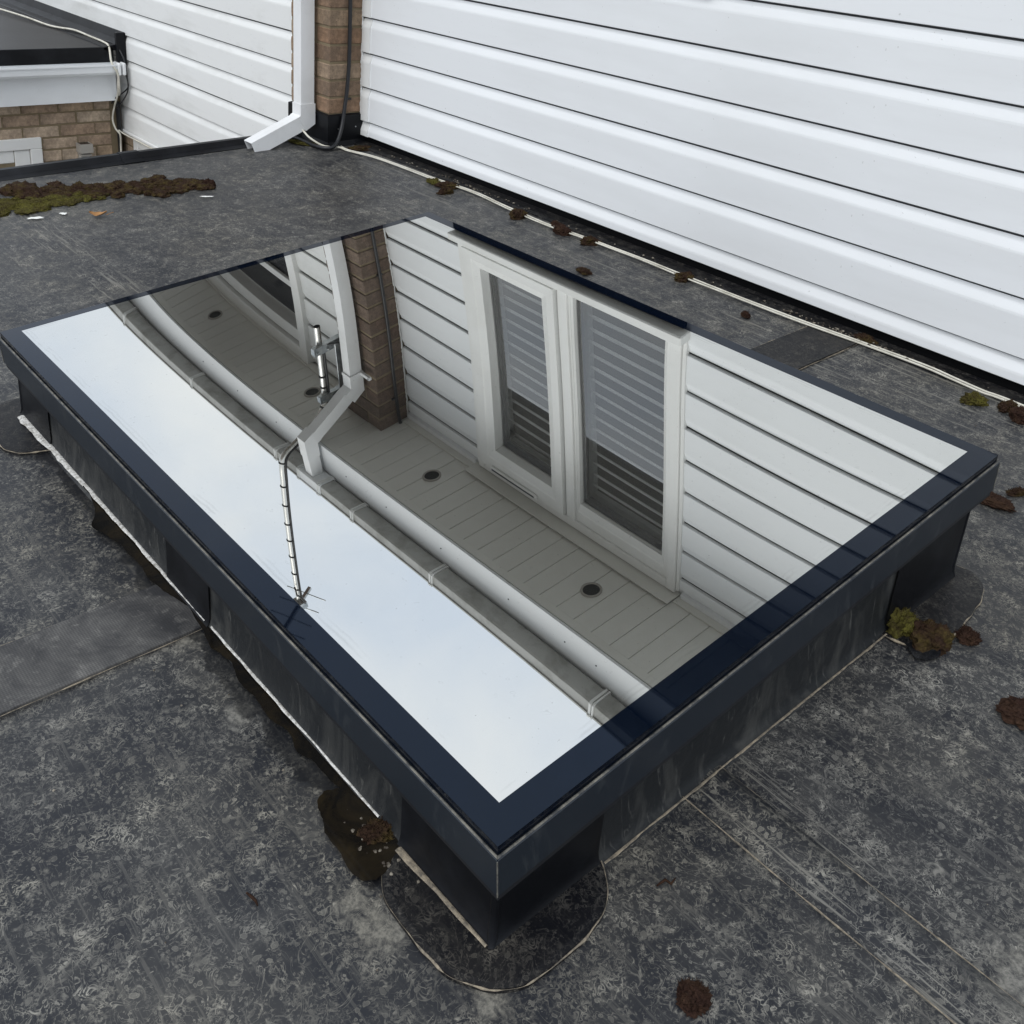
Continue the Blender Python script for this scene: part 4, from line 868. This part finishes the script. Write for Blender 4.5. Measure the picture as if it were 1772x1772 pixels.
# fine grit in the wall cove and over the deck
bm = bmesh.new(); gr = random.Random(5)
def crumb(x, y, s, z0=0.):
    r = bmesh.ops.create_icosphere(bm, subdivisions=1, radius=s)
    for v in r['verts']: v.co = Vector((v.co.x * gr.uniform(.7, 1.4) + x, v.co.y * gr.uniform(.7, 1.4) + y, v.co.z * .7 + rz(y) + z0 + s * .4))
for _ in range(190): crumb(gr.choice((gr.uniform(-2.4, 2.2), gr.gauss(.05, .12), gr.gauss(-1.7, .2))), gr.uniform(-.06, -.035), gr.uniform(.0015, .0045), .006)
for _ in range(150): crumb(gr.uniform(-2.5, 1.6), gr.uniform(-2.6, -.15), gr.uniform(.0008, .0022), .001)
for _ in range(40): crumb(gr.gauss(.62, .03), gr.gauss(-2.0, .012), gr.uniform(.001, .0028), .004)
tag(obj('roof_grit', bm, M['grit']), 'scattered grit and crumbs on the membrane roof', 'grit', kind='stuff')
for i, (x, y, l, a, lb) in enumerate([(1.000, -1.905, .016, .5, 'short dark twig near the red-brown moss cushion'), (.885, -1.745, .014, 1.3, 'thin black twig near the rooflight corner patch'), (-1.27, -1.12, .05, .2, 'dark bark flake on the roof behind the rooflight'), (.585, -2.16, .012, .1, 'dark crumb of bark out in front of the kerb puddle')]):
    p = [(x - l * math.cos(a), y - l * math.sin(a)), (x - l * .2, y + l * .1), (x + l * .4, y - l * .1 + l * .3), (x + l * math.cos(a), y + l * math.sin(a))]
    tag(obj('twig', tube(bmesh.new(), [(q[0], q[1], rz(q[1]) + .002) for q in p], [.0012, .002, .0018, .0008], 6), M['moss_dark'], smooth=True), lb, 'twig', 'twigs on the roof')

# ------------------------------------------------------------------ neighbouring lower extension
EX = empty('rear_extension', (-5.3, -.9, -.3)); tag(EX, 'low brick extension with black flat roof, white fascia and gutter', 'building')
EZ = .045
bm = bmesh.new(); g = []
for j in range(41):
    y = -.08 - 3.4 * j / 40; row = []
    for i in range(41):
        x = -5.065 - 4.4 * i / 40; row.append(bm.verts.new((x, y, EZ + .012 * noise.noise(Vector((x * 2.3, y * 2.3, 8))) * min(1, i / 3) + .004 * (x + 5.065) * -1)))
    g.append(row)
for j in range(40):
    for i in range(40): bm.faces.new((g[j][i], g[j][i + 1], g[j + 1][i + 1], g[j + 1][i]))
keep(obj('roof_sheet', bm, epdm('extension_membrane', (.016, .015, .015), (.10, .092, .086), .35), smooth=True), EX)
keep(obj('roof_upturn', extrude_x(bmesh.new(), [(-.22, EZ - .01), (-.215, EZ + .008), (-.15, EZ + .020), (-.112, EZ + .045), (-.100, EZ + .095), (-.0945, EZ + .095), (-.0945, EZ - .02)], -9.4, -5.045), M['black'], smooth=False), EX)
keep(obj('upturn_end', box(bmesh.new(), -5.046, -5.012, -.150, -.0935, -.055, EZ + .096, .004), M['black']), EX)
nbox('roof_edge', -5.065, -5.045, -3.5, -.16, -.040, EZ + .006, M['black'], EX, .004)
nbox('fascia', -5.068, -5.050, -3.5, -.155, -.277, -.0405, M['white'], EX); nbox('soffit_strip', -5.15, -5.069, -3.5, -.155, -.277, -.268, M['white_old'], EX)
gp = [(-5.049, -.048), (-5.049, -.105), (-4.985, -.105), (-4.975, -.090), (-4.972, -.052), (-4.966, -.052), (-4.966, -.044), (-4.980, -.044), (-4.982, -.095), (-5.042, -.098), (-5.042, -.048)]
bm = bmesh.new(); A = [[bm.verts.new((x, y, z)) for x, z in gp] for y in (-3.5, -.165)]
for i in range(len(gp)): bm.faces.new((A[0][i], A[0][(i + 1) % len(gp)], A[1][(i + 1) % len(gp)], A[1][i]))
bm.faces.new(A[0][::-1]); bm.faces.new(A[1]); keep(obj('eaves_gutter', bm, M['white']), EX)
for y in (-.165, -.135): keep(obj('gutter_stop', box(bmesh.new(), -5.046, -4.960, y - .006, y + .014, -.110, -.034, .006), M['pipe']), EX)
nbox('mortar_wall', -5.40, -5.155, -3.5, -.10, -2.72, -.27, M['mortar'], EX, 0)
for c in range(8):
    z1 = -.281 - .0755 * c; y = -.165 - (.0 if c % 2 else 0)
    y1 = -.165
    first = .105 if c % 2 == 0 else .2165
    while y1 > -1.5:
        w = first if y1 == -.165 else .2165; y0 = y1 - w
        if z1 < -.49 and y0 < -.600:      # door opening
            if y1 > -.602 + .02: brick(-5.32, -5.15, -.598, y1 - .005 + .005, z1 - .065, z1, EX, M['brick2'])
            break
        brick(-5.32, -5.15, y0 + .005, y1 - .005, z1 - .065, z1, EX, M['brick2']); y1 = y0
nbox('door_frame', -5.19, -5.138, -1.5, -.603, -.562, -.492, M['frame'], EX, .004); nbox('door_frame', -5.19, -5.138, -.672, -.603, -2.6, -.5625, M['frame'], EX, .004)
nbox('door_stile', -5.20, -5.150, -.765, -.673, -2.6, -.563, M['frame'], EX, .006); nbox('door_rail', -5.20, -5.150, -1.5, -.7655, -.640, -.563, M['frame'], EX, .006)
nbox('door_pane', -5.185, -5.180, -1.5, -.766, -2.6, -.6405, M['pane'], EX, 0); nbox('door_curtain', -5.26, -5.25, -1.4, -.80, -2.6, -.60, M['curtain'], EX, 0); nbox('door_dark', -5.29, -5.285, -1.5, -.70, -2.6, -.55, M['backing'], EX, 0)
# solar lamp on the bricks
SLm = empty('solar_wall_lamp', (-5.12, -.36, -.68)); tag(SLm, 'small grey solar lamp screwed to the extension bricks beside the door', 'lamp')
keep(obj('lamp_body', extrude_x(bmesh.new(), [(0, 0)] * 0 or [(-.398, -.60), (-.398, -.545), (-.318, -.545), (-.318, -.60)], -5.149, -5.075), M['lampgrey']), SLm)
bm = bmesh.new(); v = [bm.verts.new(c) for c in ((-5.146, -.388, -.5445), (-5.088, -.388, -.5445), (-5.088, -.328, -.5445), (-5.146, -.328, -.5445))]; bm.faces.new(v); keep(obj('solar_panel', bm, M['solar']), SLm)
for i in range(4): nbox('lamp_louvre', -5.149, -5.085 - i * .004, -.392 + i * .002, -.324 - i * .002, -.622 - i * .022, -.610 - i * .022, M['lampgrey'], SLm)
nbox('lamp_core', -5.149, -5.110, -.385, -.331, -.700, -.6005, M['white_old'], SLm)
# pipes and loose cables at the inner corner
o = obj('soil_pipe', tube(bmesh.new(), [(-5.125, -.128, -2.7), (-5.125, -.128, -.34), (-5.122, -.130, -.30)], .014, 10), M['rubber'], smooth=True); tag(o, 'thin black pipe down the inner corner of the extension', 'pipe')
def loose(pts, r, mat, label, k=6): return tag(obj('loose_cable', tube(bmesh.new(), catmull(pts, k), r, 8), M[mat], smooth=True), label, 'cable', 'loose cables over the extension corner')
loose([(-8.6, -.50, .075), (-7.2, -.36, .07), (-6.39, -.275, .068), (-5.94, -.235, .060), (-5.65, -.185, .072), (-5.40, -.172, .066), (-5.15, -.178, .066), (-5.05, -.185, .052), (-4.985, -.20, -.03), (-4.962, -.175, -.10), (-4.98, -.165, -.20), (-5.03, -.15, -.24)], .0065, 'cable', 'cream cable snaking over the black extension roof and its gutter')
loose([(-8.0, -.30, .085), (-6.6, -.235, .072), (-5.9, -.215, .062), (-5.5, -.165, .07), (-5.2, -.155, .068), (-5.05, -.140, .058), (-4.975, -.125, -.02), (-4.99, -.108, -.12), (-5.0, -.105, -.21), (-5.03, -.14, -.29), (-5.08, -.150, -.33)], .0045, 'rubber', 'black cable beside the cream one, dropping to the inner corner')
loose([(-5.0, -.125, -.06), (-4.985, -.108, -.15), (-5.0, -.11, -.20), (-5.05, -.165, -.26), (-5.085, -.18, -.30)], .0045, 'rubber', 'short black cable looped against the white boards')
loose([(-4.975, -.165, -.06), (-4.97, -.175, -.16), (-5.02, -.165, -.24), (-5.07, -.17, -.32), (-5.10, -.175, -.40), (-5.09, -.165, -.46), (-5.07, -.145, -.50), (-5.085, -.14, -.58), (-5.07, -.148, -.66), (-5.08, -.14, -.76), (-5.08, -.14, -1.2)], .0055, 'cable', 'white cable hanging down the inner corner past the brickwork')
loose([(-5.08, -.15, -.47), (-5.03, -.120, -.495), (-4.6, -.115, -.498), (-4.1, -.115, -.50), (-3.5, -.115, -.50)], .005, 'cable', 'white cable along the bottom edge of the side wall boards')
